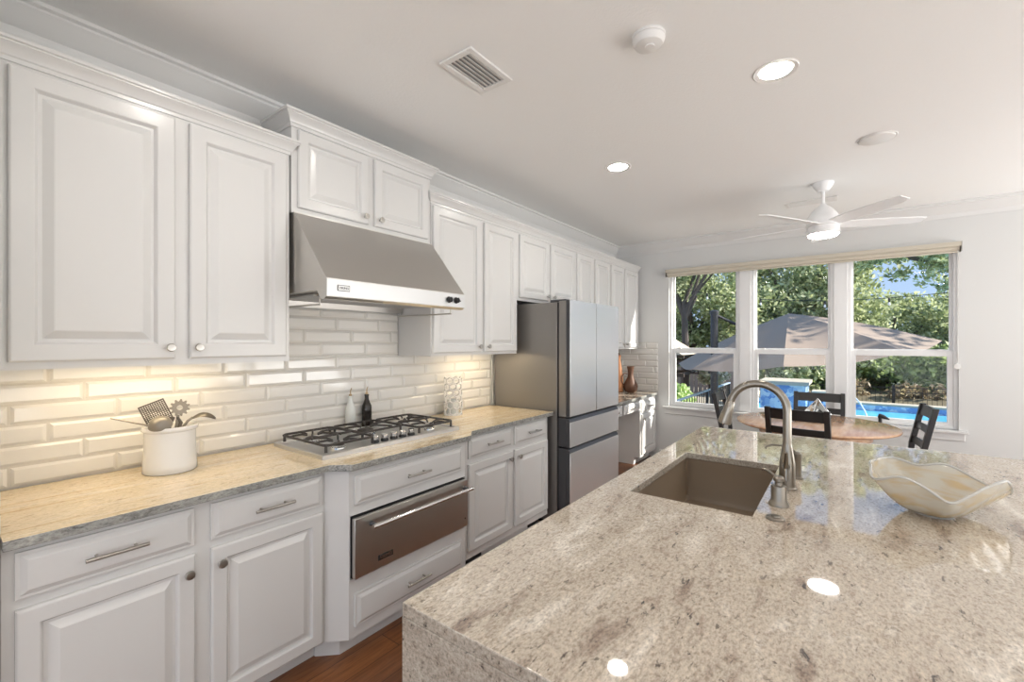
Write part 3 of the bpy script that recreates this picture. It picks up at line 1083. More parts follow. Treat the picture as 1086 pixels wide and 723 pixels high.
def stick(bm, a, b_, r0=.006, r1=.005):
    tube(bm, [a, (V3(*a) + V3(*b_)) / 2, b_], [r0, r0, r1], 8)


# slotted turner: dark perforated paddle
t = thing('slotted_turner', (KX - .02, KY - .03, .93), 'black slotted turner leaning left in the white crock', 'utensil')
bm = B()
stick(bm, (KX + .03, KY + .04, .945), (KX - .020, KY - .022, 1.122))
obj('handle', bm, M['rubber'], t)
bm = B()
o_ = V3(KX - .022, KY - .025, 1.116)
up = V3(-.10, -.36, .93).normalized()
rt = V3(.18, .93, .38)
rt = (rt - up * rt.dot(up)).normalized()
nr = up.cross(rt)


def pbox(bm, o, u, v, n, a0, a1, b0, b1, th=.0025):
    vs = []
    for k in (-th, th):
        for (a, b_) in ((a0, b0), (a1, b0), (a1, b1), (a0, b1)):
            vs.append(bm.verts.new(o + u * a + v * b_ + n * k))
    for f in ((0, 3, 2, 1), (4, 5, 6, 7), (0, 1, 5, 4), (1, 2, 6, 5), (2, 3, 7, 6), (3, 0, 4, 7)):
        bm.faces.new([vs[i] for i in f])


Wd, Hh = .046, .098
pbox(bm, o_, rt, up, nr, -Wd, -Wd + .005, 0, Hh)
pbox(bm, o_, rt, up, nr, Wd - .005, Wd, 0, Hh)
pbox(bm, o_, rt, up, nr, -Wd, Wd, Hh - .006, Hh)
pbox(bm, o_, rt, up, nr, -Wd, Wd, 0, .012)
for k in range(1, 11):
    x = -Wd + .003 + k * (2 * Wd - .006) / 11
    pbox(bm, o_, rt, up, nr, x - .0017, x + .0017, .01, Hh - .004, .002)
for k in range(1, 11):
    z = .010 + k * (Hh - .014) / 11
    pbox(bm, o_, rt, up, nr, -Wd + .003, Wd - .003, z - .0017, z + .0017, .0016)
obj('blade', bm, M['rubber'], t, smooth=False)

# ladle
t = thing('ladle', (KX, KY, .93), 'grey ladle turned upside down over the crock front rim', 'utensil')
bm = B()
lc = V3(KX + .046, KY - .046, 1.116)
obj('handle', tube(B(), [(KX - .04, KY + .03, .95), (KX - .01, KY + .003, 1.06), (KX + .005, KY - .010, 1.120), lc + V3(-.02, .018, .030)], [.0055, .0055, .005, .005], 8), M['rubber'], t)
lathe(bm, [(.0, .040), (.018, .038), (.033, .028), (.041, .010), (.042, 0), (.039, 0), (.030, .024), (0, .036)], lc, (.35, -.25, 1), 24)
obj('bowl', bm, M['ladle'], t)

# spaghetti server with round toothed head
t = thing('pasta_server', (KX, KY, .93), 'grey pasta server with a round toothed head standing in the crock', 'utensil')
hc = V3(KX - .006, KY + .036, 1.178)
obj('handle', tube(B(), [(KX + .02, KY - .03, .945), (KX - .002, KY + .022, 1.08), hc + V3(0, -.006, -.03)], [.007, .008, .006], 8), M['ladle'], t)
bm = B()
ax = V3(.93, -.30, .2).normalized()
d_, u_, w_ = frame_of(ax)
n = 44
outl = []
for i in range(n):
    a = 2 * PI * i / n
    rr_ = .037 if (i % 4) < 2 else .028
    outl.append((rr_ * math.cos(a), rr_ * math.sin(a), .011 * math.cos(a), .011 * math.sin(a)))
layers = []
for h_ in (-.003, .003):
    layers.append(([bm.verts.new(hc + u_ * a + w_ * b_ + d_ * h_) for a, b_, _, _ in outl], [bm.verts.new(hc + u_ * c_ + w_ * e_ + d_ * h_) for _, _, c_, e_ in outl]))
for oo, ii in layers:
    bridge(bm, oo, ii)
bridge(bm, layers[0][0], layers[1][0])
bridge(bm, layers[0][1], layers[1][1])
obj('toothed_head', bm, M['ladle'], t, smooth=False)

# serving spoon drooping right
t = thing('serving_spoon', (KX, KY, .93), 'grey serving spoon drooping over the right rim of the crock', 'utensil')
obj('handle', tube(B(), [(KX - .02, KY - .03, .945), (KX + .0, KY + .040, 1.085), (KX + .006, KY + .062, 1.118), (KX + .01, KY + .080, 1.132)], [.006, .006, .006, .005], 8), M['ladle'], t)
bm = B()
bc = V3(KX + .018, KY + .120, 1.130)
prev = None
ua, ub, uc = V3(.10, 1, -.12).normalized(), V3(1, -.1, .15).normalized(), V3(-.1, .15, 1).normalized()
for i in range(13):
    s = -1 + 2 * i / 12
    wv = .030 * math.sqrt(max(0, 1 - s * s)) + .003
    row = []
    for j in range(9):
        q = -1 + 2 * j / 8
        row.append(bm.verts.new(bc + ua * (.046 * s) + ub * (wv * q) + uc * (.020 * (1 - q * q) * (1 - .6 * s * s) - .012 * s * s)))
    if prev:
        for j in range(8):
            bm.faces.new((prev[j], prev[j + 1], row[j + 1], row[j]))
    prev = row
r_ = bmesh.ops.solidify(bm, geom=list(bm.faces), thickness=.003)
obj('bowl', bm, M['ladle'], t)

# thin stick, whisk-like tongs
o = obj('skimmer_handle', tube(B(), [(KX + .03, KY + .04, .99), (KX - .002, KY - .078, 1.118), (KX - .02, KY - .150, 1.145), (KX - .030, KY - .190, 1.160)], [.004, .004, .0035, .003], 8), M['nickel'])
tag(o, 'thin steel handle sticking out of the crock far to the left', 'utensil')
t = thing('tongs', (KX, KY, .93), 'dark tongs between the slotted turner and pasta server', 'utensil')
for s in (-1, 1):
    obj('arm', tube(B(), [(KX - .01 + .004 * s, KY - .01, .95), (KX + .01 + .012 * s, KY + .006 + .012 * s, 1.07), (KX + .0, KY + .018 + .020 * s, 1.112), (KX - .002, KY + .020 + .006 * s, 1.140)], [.005, .007, .008, .005], 8), M['rubber'], t)

# bottles
def bottle(y, m, label, x=.046):
    t = thing('oil_bottle', (x, y, .914), label, 'bottle', None)
    obj('glass_body', lathe(B(), [(0, 0), (.0285, 0), (.031, .004), (.031, .125), (.029, .145), (.020, .165), (.0135, .185), (.0125, .205), (.0145, .207), (.0145, .216), (.010, .217), (0, .217)], (x, y, .9142), n=26), m, t)
    bm = lathe(B(), [(.009, .217), (.009, .226), (.004, .230)], (x, y, .9142), n=12)
    tube(bm, [(x, y, 1.140), (x + .001, y, 1.162), (x + .008, y + .003, 1.180)], [.0042, .0035, .0025], 8)
    obj('pour_spout', bm, M['cork'], t)


bottle(1.617, M['frost'], 'frosted white oil bottle behind the cooktop')
bottle(1.735, M['smoked'], 'black oil bottle behind the cooktop beside the white one')

# honeycomb lantern
t = thing('candle_holder', (.115, 2.452, .914), 'white honeycomb pierced candle holder near the countertop end', 'candle holder')
bm = B()
hc_ = (.115, 2.452)
Rl, Hl = .066, .285
rws, cl = 6, 8
cell = 2 * PI * Rl / cl
seen = {}
def hexv(k):
    if k not in seen:
        a, h_ = k
        th = a / Rl
        seen[k] = (hc_[0] + Rl * math.cos(th), hc_[1] + Rl * math.sin(th), .9165 + h_)
    return seen[k]


hs = Hl / (rws * .75 + .25) / 1.0
done = set()
for r_i in range(rws):
    for c_i in range(cl):
        ca = (c_i + .5 * (r_i % 2)) * cell
        cz = hs * .5 + r_i * hs * .75
        ring = []
        for k in range(6):
            a = PI / 6 + k * PI / 3
            hx = round((ca + cell / 2 * math.cos(a) / math.cos(PI / 6)) % (2 * PI * Rl), 4)
            ring.append((0.0 if abs(hx - 2 * PI * Rl) < .002 else hx, round(cz + hs / 2 * math.sin(a), 4)))
        for k in range(6):
            e_ = tuple(sorted((ring[k], ring[(k + 1) % 6])))
            if e_ in done:
                continue
            done.add(e_)
            tube(bm, [hexv(e_[0]), hexv(e_[1])], .0055, 6)
obj('pierced_shell', bm, M['porcelain'], t)
obj('inner_glass', lathe(B(), [(0, .003), (.044, .003), (.044, .115), (.042, .115), (.042, .006), (0, .006)], (hc_[0], hc_[1], .9142), n=24), M['frost'], t)
obj('base_ring', lathe(B(), [(0, 0), (Rl + .003, 0), (Rl + .003, .006), (0, .006)], (hc_[0], hc_[1], .9142), n=32), M['porcelain'], t)

# desk ornaments
t = thing('jug', (.300, 5.49, .825), 'brown woven jug with handle on the desk counter', 'jug')
obj('body', lathe(B(), [(0, 0), (.055, 0), (.080, .025), (.092, .065), (.086, .105), (.062, .150), (.040, .190), (.033, .235), (.036, .275), (.044, .315), (.047, .330), (.043, .332), (.030, .30), (0, .29)], (.300, 5.49, .8253), n=28), M['jug'], t)
obj('handle', tube(B(), [(.272, 5.452, 1.06), (.248, 5.420, 1.07), (.225, 5.392, 1.03), (.222, 5.390, .97), (.236, 5.412, .925)], [.008] * 5, 8), M['jug'], t)
t = thing('tall_vase', (.165, 5.42, .825), 'tall slender amber wooden vase on the desk counter', 'vase')
obj('body', lathe(B(), [(0, 0), (.050, 0), (.058, .01), (.062, .10), (.060, .20), (.050, .28), (.034, .36), (.026, .42), (.030, .455), (.034, .470), (.026, .475), (0, .465)], (.165, 5.42, .8253), n=24), M['amberwood'], t)
o = obj('stopper', lathe(B(), [(0, .466), (.014, .468), (.020, .482), (.016, .500), (0, .505)], (.165, 5.42, .8253), n=16), M['jug'], t)

# glass bowl on island ------------------------------------------------
BX, BY = 2.735, 1.955
tab = [(0, .215, .068), (14, .20, .088), (36, .18, .125), (62, .148, .117), (84, .16, .134), (108, .155, .137), (130, .150, .138), (165, .17, .140), (184, .20, .114), (204, .185, .138), (219, .155, .114), (240, .147, .078), (258, .135, .096), (285, .130, .122), (318, .155, .134), (338, .185, .100), (350, .205, .072)]
RV, FV = Vector((.8006, .5992, 0)), Vector((-.5992, .8006, 0))


def bowl_rim(deg):
    n_ = len(tab)
    ext = [(a - 360, r, z) for a, r, z in tab[-2:]] + tab + [(a + 360, r, z) for a, r, z in tab[:3]]
    for i in range(1, len(ext) - 2):
        if ext[i][0] <= deg < ext[i + 1][0]:
            t_ = (deg - ext[i][0]) / (ext[i + 1][0] - ext[i][0])
            o2 = []
            for k in (1, 2):
                p0_, p1_, p2_, p3_ = (ext[i + d][k] for d in (-1, 0, 1, 2))
                o2.append(.5 * (2 * p1_ + (p2_ - p0_) * t_ + (2 * p0_ - 5 * p1_ + 4 * p2_ - p3_) * t_ ** 2 + (3 * p1_ - p0_ - 3 * p2_ + p3_) * t_ ** 3))
            return o2
    return tab[0][1:]


t = thing('glass_bowl', (BX, BY, .914), 'ruffled cream and clear glass bowl on the island', 'bowl')
NB, KB = 160, 14
bm = B()


def bowl_pt(deg, s, off=0.0):
    r, z = bowl_rim(deg)
    a = math.radians(deg)
    rb = .048
    rr_ = rb + (r - rb) * (s ** .85) + off * .4
    zz = .006 + (z - .006) * (s ** 1.55) * (1 - .0 * s) + off
    return V3(BX, BY, .9142) + RV * (rr_ * math.cos(a)) + FV * (rr_ * math.sin(a)) + V3(0, 0, zz)


grid_o = [[bm.verts.new(bowl_pt(360 * i / NB, k / KB)) for i in range(NB)] for k in range(KB + 1)]
grid_i = [[bm.verts.new(bowl_pt(360 * i / NB, k / KB, .005)) for i in range(NB)] for k in range(KB + 1)]
for g_ in (grid_o, grid_i):
    for a, b_ in zip(g_, g_[1:]):
        bridge(bm, a, b_)
bridge(bm, grid_o[-1], grid_i[-1])
bm.faces.new(grid_i[0])
bm.faces.new(grid_o[0][::-1])
obj('ruffled_body', bm, M['bowlglass'], t, ang=80)
obj('clear_rim', tube(B(), [bowl_pt(360 * i / NB, 1.0, .0025) for i in range(NB)] + [bowl_pt(0, 1.0, .0025)], .0042, 8, False), M['bowlrim'], t, ang=80)
obj('foot', lathe(B(), [(0, 0), (.050, 0), (.051, .004), (.047, .009), (0, .009)], (BX, BY, .9141), n=32), M['bowlrim'], t)

# ------------------------------------------------------------------ dining set
TX, TY = 2.275, 4.80
t = thing('dining_table', (TX, TY, 0), 'round reddish wood dining table in front of the window', 'table')
obj('tabletop', lathe(B(), [(0, .722), (.590, .722), (.604, .730), (.607, .738), (.604, .746), (.596, .750), (0, .750)], (TX, TY, 0), n=72), M['tablewood'], t)
obj('apron', lathe(B(), [(.40, .640), (.42, .640), (.42, .7218), (.40, .7218)], (TX, TY, 0), n=48), M['tablewood'], t)
obj('pedestal', lathe(B(), [(0, .12), (.09, .12), (.075, .2), (.055, .32), (.065, .45), (.09, .56), (.14, .66), (.14, .7218), (0, .7218)], (TX, TY, 0), n=28), M['tablewood'], t)
for k in range(4):
    a = PI / 4 + k * PI / 2
    d_ = V3(math.cos(a), math.sin(a), 0)
    obj('foot', tube(B(), [V3(TX, TY, .17) + d_ * .05, V3(TX, TY, .13) + d_ * .2, V3(TX, TY, .05) + d_ * .36, V3(TX, TY, .024) + d_ * .42], [.04, .035, .026, .024], 10), M['tablewood'], t)

chairs = 'ladder back chairs around the dining table'


def make_chair(label):
    """seat faces +y, backrest at -y; local origin on the floor under the seat centre"""
    t = thing('dining_chair', (0, 0, 0), label, 'chair', chairs)
    W2, D = .215, .20
    bm = B()
    rows_ = []
    prism(bm, [(-W2, -D), (W2, -D), (W2 + .01, D - .02), (W2 - .01, D + .01), (-W2 + .01, D + .01), (-W2 - .01, D - .02)], .435, .460)
    obj('seat', bm, M['espresso'], t, .006)
    for s in (-1, 1):
        bm = B()
        pts_ = [(s * (W2 - .018), -D - .035, 0), (s * (W2 - .018), -D, .44), (s * (W2 - .018), -D - .018, .62), (s * (W2 - .018), -D - .09, .955)]
        prev = None
        for i, p in enumerate(pts_):
            hw, hd = (.019, .019) if i else (.015, .015)
            rg = [bm.verts.new((p[0] + a * hw, p[1] + b_ * hd, p[2])) for a, b_ in ((-1, -1), (1, -1), (1, 1), (-1, 1))]
            if prev:
                bridge(bm, prev, rg)
            else:
                bm.faces.new(rg[::-1])
            prev = rg
        bm.faces.new(prev)
        obj('back_post', bm, M['espresso'], t, .003)
        bm = B()
        tp = box(bm, s * (W2 - .022) - .019, s * (W2 - .022) + .019, D - .045, D - .007, 0, .435)
        obj('leg', bm, M['espresso'], t, .003)
    for zc, hh in ((.905, .085), (.775, .055), (.650, .055)):
        yb = lambda z: -D - .018 - (z - .62) / .335 * .072
        bm = B()
        prev = None
        for i in range(9):
            q = -1 + 2 * i / 8
            x = q * (W2 - .034)
            cy = -.016 * (1 - q * q)
            rg = [bm.verts.new((x, yb(z) + cy + dy, z)) for z, dy in ((zc - hh / 2, -.009), (zc - hh / 2, .009), (zc + hh / 2, .009), (zc + hh / 2, -.009))]
            if prev:
                bridge(bm, prev, rg)
            else:
                bm.faces.new(rg[::-1])
            prev = rg
        bm.faces.new(prev)
        obj('back_slat', bm, M['espresso'], t, .003)
    bm = B()
    for s in (-1, 1):
        box(bm, s * (W2 - .020) - .009, s * (W2 - .020) + .009, -D - .01, D - .03, .20, .225)
    box(bm, -W2 + .03, W2 - .03, -.012, .012, .203, .222)
    obj('stretcher', bm, M['espresso'], t)
    bm = B()
    box(bm, -W2 + .02, W2 - .02, D - .032, D - .014, .385, .435)
    for s in (-1, 1):
        box(bm, s * (W2 - .02) - .009, s * (W2 - .02) + .009, -D, D - .03, .385, .435)
    obj('seat_rail', bm, M['espresso'], t)
    return t


ch = make_chair('black ladder back dining chair nearest the island')
ch.location = (2.245, 4.325, 0)
ch.rotation_euler = (0, 0, -.14)
for lab, x, y, rz in (('black ladder back dining chair backed against the window', 2.29, 5.225, PI),
                      ('black ladder back dining chair at the right side of the table', 2.755, 4.83, PI / 2 + .08),
                      ('black ladder back dining chair at the left side of the table', 1.745, 4.97, -PI / 2)):
    c = copy_tree(ch)
    c.location = (x, y, 0)
    c.rotation_euler = (0, 0, rz)
    c['label'] = lab

# glass ornaments on the table
def terrarium(name, c, r, h, label):
    t = thing(name, c, label, 'ornament')
    bm = B()
    c = V3(*c)
    n_ = 5
    lo = [c + V3(r * .55 * math.cos(2 * PI * k / n_), r * .55 * math.sin(2 * PI * k / n_), .004) for k in range(n_)]
    mi_ = [c + V3(r * math.cos(2 * PI * (k + .5) / n_), r * math.sin(2 * PI * (k + .5) / n_), h * .32) for k in range(n_)]
    ap = c + V3(0, 0, h)
    vl, vm, va = [bm.verts.new(p) for p in lo], [bm.verts.new(p) for p in mi_], bm.verts.new(ap)
    bm.faces.new(vl[::-1])
    for k in range(n_):
        bm.faces.new((vl[k], vl[(k + 1) % n_], vm[k]))
        bm.faces.new((vm[k], vl[(k + 1) % n_], vm[(k + 1) % n_]))
        bm.faces.new((vm[k], vm[(k + 1) % n_], va))
    obj('glass_facets', bm, M['clearglass'], t, smooth=False)
    bm = B()
    for k in range(n_):
        tube(bm, [lo[k], lo[(k + 1) % n_]], .003, 6)
        tube(bm, [lo[k], mi_[k]], .003, 6)
        tube(bm, [lo[(k + 1) % n_], mi_[k]], .003, 6)
        tube(bm, [mi_[k], mi_[(k + 1) % n_]], .003, 6)
        tube(bm, [mi_[k], ap], .003, 6)
    obj('metal_edges', bm, M['chrome'], t)
    obj('sand_fill', lathe(B(), [(0, .006), (r * .48, .006), (r * .5, h * .06), (0, h * .07)], c, n=20), M['porcelain'], t)


terrarium('geometric_terrarium', (2.31, 4.80, .7503), .120, .215, 'larger faceted glass terrarium on the dining table')
terrarium('geometric_terrarium', (2.11, 4.70, .7503), .075, .120, 'smaller faceted glass terrarium left of the larger one on the table')
t = thing('figurine', (2.78, 5.672, .66), 'small black figurine on the window sill beyond the table', 'figurine')
obj('body', lathe(B(), [(0, 0), (.030, 0), (.030, .006), (.016, .012), (.014, .05), (.020, .075), (.012, .10), (0, .105)], (2.78, 5.672, .6604), n=14), M['black'], t)
obj('head', tube(B(), [(2.78, 5.672, .745), (2.80, 5.672, .735), (2.85, 5.672, .715)], [.018, .022, .006], 10), M['black'], t)

# ------------------------------------------------------------------ ceiling fittings
def can(x, y, label, lit=True):
    t = thing('recessed_downlight', (x, y, CZ), label, 'ceiling light', None)
    if lit:
        obj('trim_ring', lathe(B(), [(.072, .002), (.074, -.001), (.092, -.005), (.096, -.001), (.096, -.0003)], (x, y, CZ), n=36), M['plastic'], t)
        obj('baffle', lathe(B(), [(.072, -.0005), (.071, -.003), (.066, -.0035)], (x, y, CZ), n=36), M['plastic'], t)
        obj('diffuser', lathe(B(), [(0, -.002), (.066, -.002), (.066, -.0032), (0, -.0038)], (x, y, CZ), n=32), M['lamp'], t)
    else:
        obj('trim_ring', lathe(B(), [(.085, -.0005), (.10, -.004), (.104, -.0005)], (x, y, CZ), n=36), M['plastic'], t)
        obj('cover', lathe(B(), [(.092, -.001), (.090, -.009), (.084, -.012), (0, -.014)], (x, y, CZ), n=36), M['plastic'], t)


can(2.245, 2.427, 'large lit recessed downlight nearest the viewer, past the smoke detector')
can(1.177, 3.070, 'small lit recessed downlight over the aisle near the refrigerator')
can(2.665, 3.605, 'unlit recessed light with flat white cover near the fan', False)
for x, y, lab in ((1.18, .75, 'added unseen downlight over the aisle above the utensil crock'), (1.2, -1.6, 'added unseen downlight behind the viewer on the cabinet side'), (3.6, .6, 'added unseen downlight right of the viewer beyond the island'),
                  (4.2, -1.8, 'added unseen downlight behind the viewer in the living area'), (4.6, 3.0, 'added unseen downlight far right of the island'), (2.4, -.9, 'added unseen downlight just behind the viewer')):
    can(x, y, lab)  # out-of-view downlights added to brighten the interior

t = thing('smoke_detector', (1.85, 1.835, CZ), 'round white smoke detector on the ceiling', 'smoke detector')
c = (1.85, 1.835, CZ)
obj('base', lathe(B(), [(0, -.0005), (.068, -.0005), (.068, -.012), (.064, -.014)], c, n=36), M['plastic'], t)
obj('cover', lathe(B(), [(.066, -.014), (.064, -.024), (.056, -.040), (.030, -.050), (0, -.052)], c, n=36), M['plastic'], t)
obj('test_button', lathe(B(), [(.020, -.050), (.019, -.056), (0, -.057)], (c[0] + .008, c[1] - .010, c[2]), n=20), M['plastic'], t)


def register(x0, x1, y0, y1, label, along='y', n=6):
    t = thing('air_vent', ((x0 + x1) / 2, (y0 + y1) / 2, CZ), label, 'vent', None)
    bm = B()
    fr = .028
    za, zb = CZ - .011, CZ - .0005
    box(bm, x0, x0 + fr, y0, y1, za, zb)
    box(bm, x1 - fr, x1, y0, y1, za, zb)
    box(bm, x0 + fr, x1 - fr, y0, y0 + fr, za, zb)
    box(bm, x0 + fr, x1 - fr, y1 - fr, y1, za, zb)
    obj('frame', bm, M['plastic'], t, .003)
    obj('duct', box(B(), x0 + fr, x1 - fr, y0 + fr, y1 - fr, CZ - .002, CZ - .0006), M['vent_dark'], t)
    for k in range(n):
        bm = B()
        if along == 'y':
            xx = x0 + fr + (k + .5) * (x1 - x0 - 2 * fr) / n
            w = (x1 - x0 - 2 * fr) / n * .42
            side = [(xx - w, CZ - .003), (xx - w + .002, CZ - .003), (xx + w, CZ - .0095), (xx + w, CZ - .011)]
            a = [bm.verts.new((x, y0 + fr, z)) for x, z in side]
            b_ = [bm.verts.new((x, y1 - fr, z)) for x, z in side]
        else:
            yy = y0 + fr + (k + .5) * (y1 - y0 - 2 * fr) / n
            w = (y1 - y0 - 2 * fr) / n * .42
            side = [(yy - w, CZ - .003), (yy - w + .002, CZ - .003), (yy + w, CZ - .0095), (yy + w, CZ - .011)]
            a = [bm.verts.new((x0 + fr, y, z)) for y, z in side]
            b_ = [bm.verts.new((x1 - fr, y, z)) for y, z in side]
        bm.faces.new(a)
        bm.faces.new(b_[::-1])
        bridge(bm, a, b_)
        obj('louvre', bm, M['plastic'], t)


register(1.020, 1.215, 1.432, 1.735, 'white louvred ceiling vent above the range hood')
register(2.06, 2.45, 4.80, 4.95, 'white louvred ceiling vent behind the ceiling fan', 'x', 5)

# fan
GX, GY = 2.364, 4.366
t = thing('ceiling_fan', (GX, GY, CZ), 'white five blade ceiling fan with lit round light', 'ceiling fan')
c = (GX, GY, 0)
obj('canopy', lathe(B(), [(0, CZ - .0005), (.072, CZ - .0005), (.072, CZ - .012), (.062, CZ - .035), (.040, CZ - .066), (.022, CZ - .072), (0, CZ - .072)], c, n=32), M['fan'], t)
obj('downrod', tube(B(), [(GX, GY, CZ - .07), (GX, GY, 2.55)], .0125, 14), M['fan'], t)
obj('motor_housing', lathe(B(), [(0, 2.572), (.022, 2.572), (.028, 2.562), (.055, 2.54), (.085, 2.505), (.105, 2.47), (.112, 2.44), (.112, 2.42), (.118, 2.418), (.118, 2.395), (.108, 2.39), (.108, 2.368), (.112, 2.366), (.112, 2.345), (0, 2.345)], c, n=44), M['fan'], t)
lk = obj('light_kit', lathe(B(), [(.110, 2.3449), (.112, 2.335), (.104, 2.328), (.102, 2.3449)], c, n=44), M['fan'], t)
obj('light_diffuser', lathe(B(), [(.102, 2.330), (.100, 2.318), (.085, 2.311), (0, 2.308)], c, n=40), M['fanlamp'], lk)
for k in range(5):
    a = math.radians(25 + 72 * k)
    er, et = V3(math.cos(a), math.sin(a), 0), V3(-math.sin(a), math.cos(a), 0)
    bm = B()
    prev = None
    for i, (r, wl_, wr_) in enumerate([(.105, .045, .045), (.16, .055, .052), (.25, .066, .056), (.45, .066, .050), (.62, .060, .040), (.685, .052, .020)]):
        row = []
        tilt = math.radians(13)
        for s, th in ((-wl_, -.004), (wr_, -.004), (wr_, .004), (-wl_, .004)):
            row.append(bm.verts.new(V3(GX, GY, 2.406) + er * r + et * (s * math.cos(tilt)) + V3(0, 0, -s * math.sin(tilt) + th)))
        if prev:
            bridge(bm, prev, row)
        else:
            bm.faces.new(row[::-1])
        prev = row
    bm.faces.new(prev)
    obj('blade', bm, M['fan'], t, .002)

# ------------------------------------------------------------------ outside
GZ = -.25
bm = B()
PX0, PX1, PY0, PY1 = .35, 9.0, 9.6, 15.6
box(bm, -30, PX0 - .3, YW + .16, 19, GZ - .3, GZ)
box(bm, PX0 - .3, 30, YW + .16, PY0 - .3, GZ - .3, GZ)
box(bm, PX1 + .3, 30, PY0 - .3, 19, GZ - .3, GZ)
tag(obj('patio_ground', bm, M['patio'], smooth=False), None, None, kind='structure')
bm = B()
vs = [bm.verts.new(p) for p in ((-60, 19, -.26), (PX0 - .3, 19, -.26), (PX0 - .3, 15.9, -1.2), (60, 15.9, -1.2), (60, 120, -1.6), (-60, 120, -.4))]
bm.faces.new(vs)
tag(obj('hillside_ground', bm, M['dirt'], smooth=False), None, None, kind='structure')

t = thing('swimming_pool', (4.5, 12.6, GZ), 'blue swimming pool with pale stone coping beyond the window', 'pool')
bm = B()
box(bm, PX0 - .3, PX1 + .3, PY0 - .3, PY0, GZ - .3, GZ + .05)
box(bm, PX0 - .3, PX1 + .3, PY1, PY1 + .45, GZ - 1.0, GZ + .05)
box(bm, PX0 - .3, PX0, PY0, PY1, GZ - .3, GZ + .05)
box(bm, PX1, PX1 + .3, PY0, PY1, GZ - .3, GZ + .05)
obj('coping', bm, M['coping'], t)
bm = B()
box(bm, PX0, PX1, PY1 - .02, PY1, GZ - .9, GZ + .0)
box(bm, PX0, PX0 + .02, PY0, PY1 - .02, GZ - .9, GZ + .0)
obj('tile_band', bm, M['mosaic'], t)
obj('water', box(B(), PX0 + .02, PX1, PY0, PY1 - .02, GZ - .9, GZ - .14), M['water'], t)

t = thing('raised_spa', (1.2, 13.7, GZ), 'raised spa clad in blue mosaic at the pool edge', 'spa')
obj('mosaic_wall', box(B(), .75, 1.72, 13.0, 14.4, GZ - .3, .40), M['mosaic'], t)
obj('coping', box(B(), .68, 1.79, 12.93, 14.47, .40, .47), M['coping'], t)
t = thing('fountain_ledge', (2.1, 14.2, GZ), 'low pool ledge with pale coping beside the raised spa', 'ledge')
obj('mosaic_face', box(B(), 1.80, 2.62, 14.0, 14.4, GZ - .3, .13), M['mosaic'], t)
obj('coping', box(B(), 1.80, 2.68, 13.93, 14.46, .13, .20), M['coping'], t)
pts = [(2.55, 13.9, .12), (2.62, 13.75, .16), (2.70, 13.5, .13), (2.78, 13.25, .04), (2.85, 13.05, -.09), (2.90, 12.9, -.23), (2.93, 12.82, -.37)]
tag(obj('water_jet', tube(B(), pts, [.018, .018, .017, .016, .015, .014, .014], 8), M['jet']), 'thin white arc of water falling into the pool', 'water jet')

# iron fence
t = thing('iron_fence', (3, 17.4, GZ), 'black iron picket fence beyond the pool', 'fence')
FA, FB = Vector((-1.0, 17.0, 0)), Vector((13.0, 19.2, 0))
ztop, zbot = .10, -1.15
bm = B()
for z in (ztop, ztop - .14, zbot + .12):
    tube(bm, [(FA.x, FA.y, z), (FB.x, FB.y, z)], .013, 4)
obj('rail', bm, M['black'], t, smooth=False)
bm = B()
L = (FB - FA).length
for k in range(int(L / .11)):
    p = FA.lerp(FB, k * .11 / L)
    tube(bm, [(p.x, p.y, zbot), (p.x, p.y, ztop)], .006, 4)
obj('pickets', bm, M['black'], t, smooth=False)
for k in range(7):
    p = FA.lerp(FB, k / 6)
    obj('post', box(B(), p.x - .035, p.x + .035, p.y - .035, p.y + .035, zbot - .25, ztop + .08), M['black'], t)

# patio rail just outside, wooden fence, play structure
t = thing('patio_railing', (.5, 8.2, GZ), 'pale topped metal railing outside the left window', 'railing')
obj('top_rail', box(B(), .475, .525, 6.75, 10.5, .585, .605), M['rail'], t)
bm = B()
for k in range(25):
    yy = 6.85 + k * .15
    tube(bm, [(.5, yy, GZ + .08), (.5, yy, .585)], .008, 5)
box(bm, .485, .515, 6.75, 10.5, GZ + .06, GZ + .09)
obj('pickets', bm, M['black'], t, smooth=False)
for yy in (6.77, 8.6, 10.48):
    obj('post', box(B(), .48, .52, yy - .02, yy + .02, GZ, .585), M['black'], t)
t = thing('wooden_fence', (-1.5, 15.4, GZ), 'weathered vertical board fence behind the left shrub', 'fence')
bm = B()
for k in range(34):
    xx = -4.2 + k * .135
    hgt = RND.uniform(.62, .72)
    box(bm, xx, xx + .115, 15.4 + RND.uniform(0, .02), 15.43, GZ, hgt)
obj('boards', bm, M['fencewood'], t, smooth=False)
bm = B()
box(bm, -4.2, .4, 15.432, 15.48, 0, .08)
box(bm, -4.2, .4, 15.432, 15.48, .45, .53)
obj('rails', bm, M['fencewood'], t, smooth=False)
t = thing('play_structure', (-1.5, 11.8, GZ), 'dark wooden play tower with pale roof at the left window edge', 'play structure')
for xx in (-2.3, -.92):
    for yy in (11.2, 12.4):
        obj('post', box(B(), xx - .06, xx + .06, yy - .06, yy + .06, GZ, 1.15), M['playwood'], t)
bm = B()
for z in (.62, .92, 1.08):
    box(bm, -2.42, -.62, 11.10, 11.15, z, z + .09)
    box(bm, -2.42, -.62, 12.45, 12.50, z, z + .09)
    box(bm, -.86, -.81, 11.0, 12.6, z, z + .07)
obj('beams', bm, M['playwood'], t)
bm = B()
v = [bm.verts.new(p) for p in ((-2.6, 11.0, 1.16), (-.62, 11.0, 1.16), (-.62, 12.6, 1.16), (-2.6, 12.6, 1.16), (-1.6, 11.0, 1.75), (-1.6, 12.6, 1.75))]
for f in ((0, 1, 4), (1, 2, 5, 4), (2, 3, 5), (3, 0, 4, 5), (0, 3, 2, 1)):
    bm.faces.new([v[i] for i in f])
obj('roof', bm, M['playroof'], t, smooth=False)

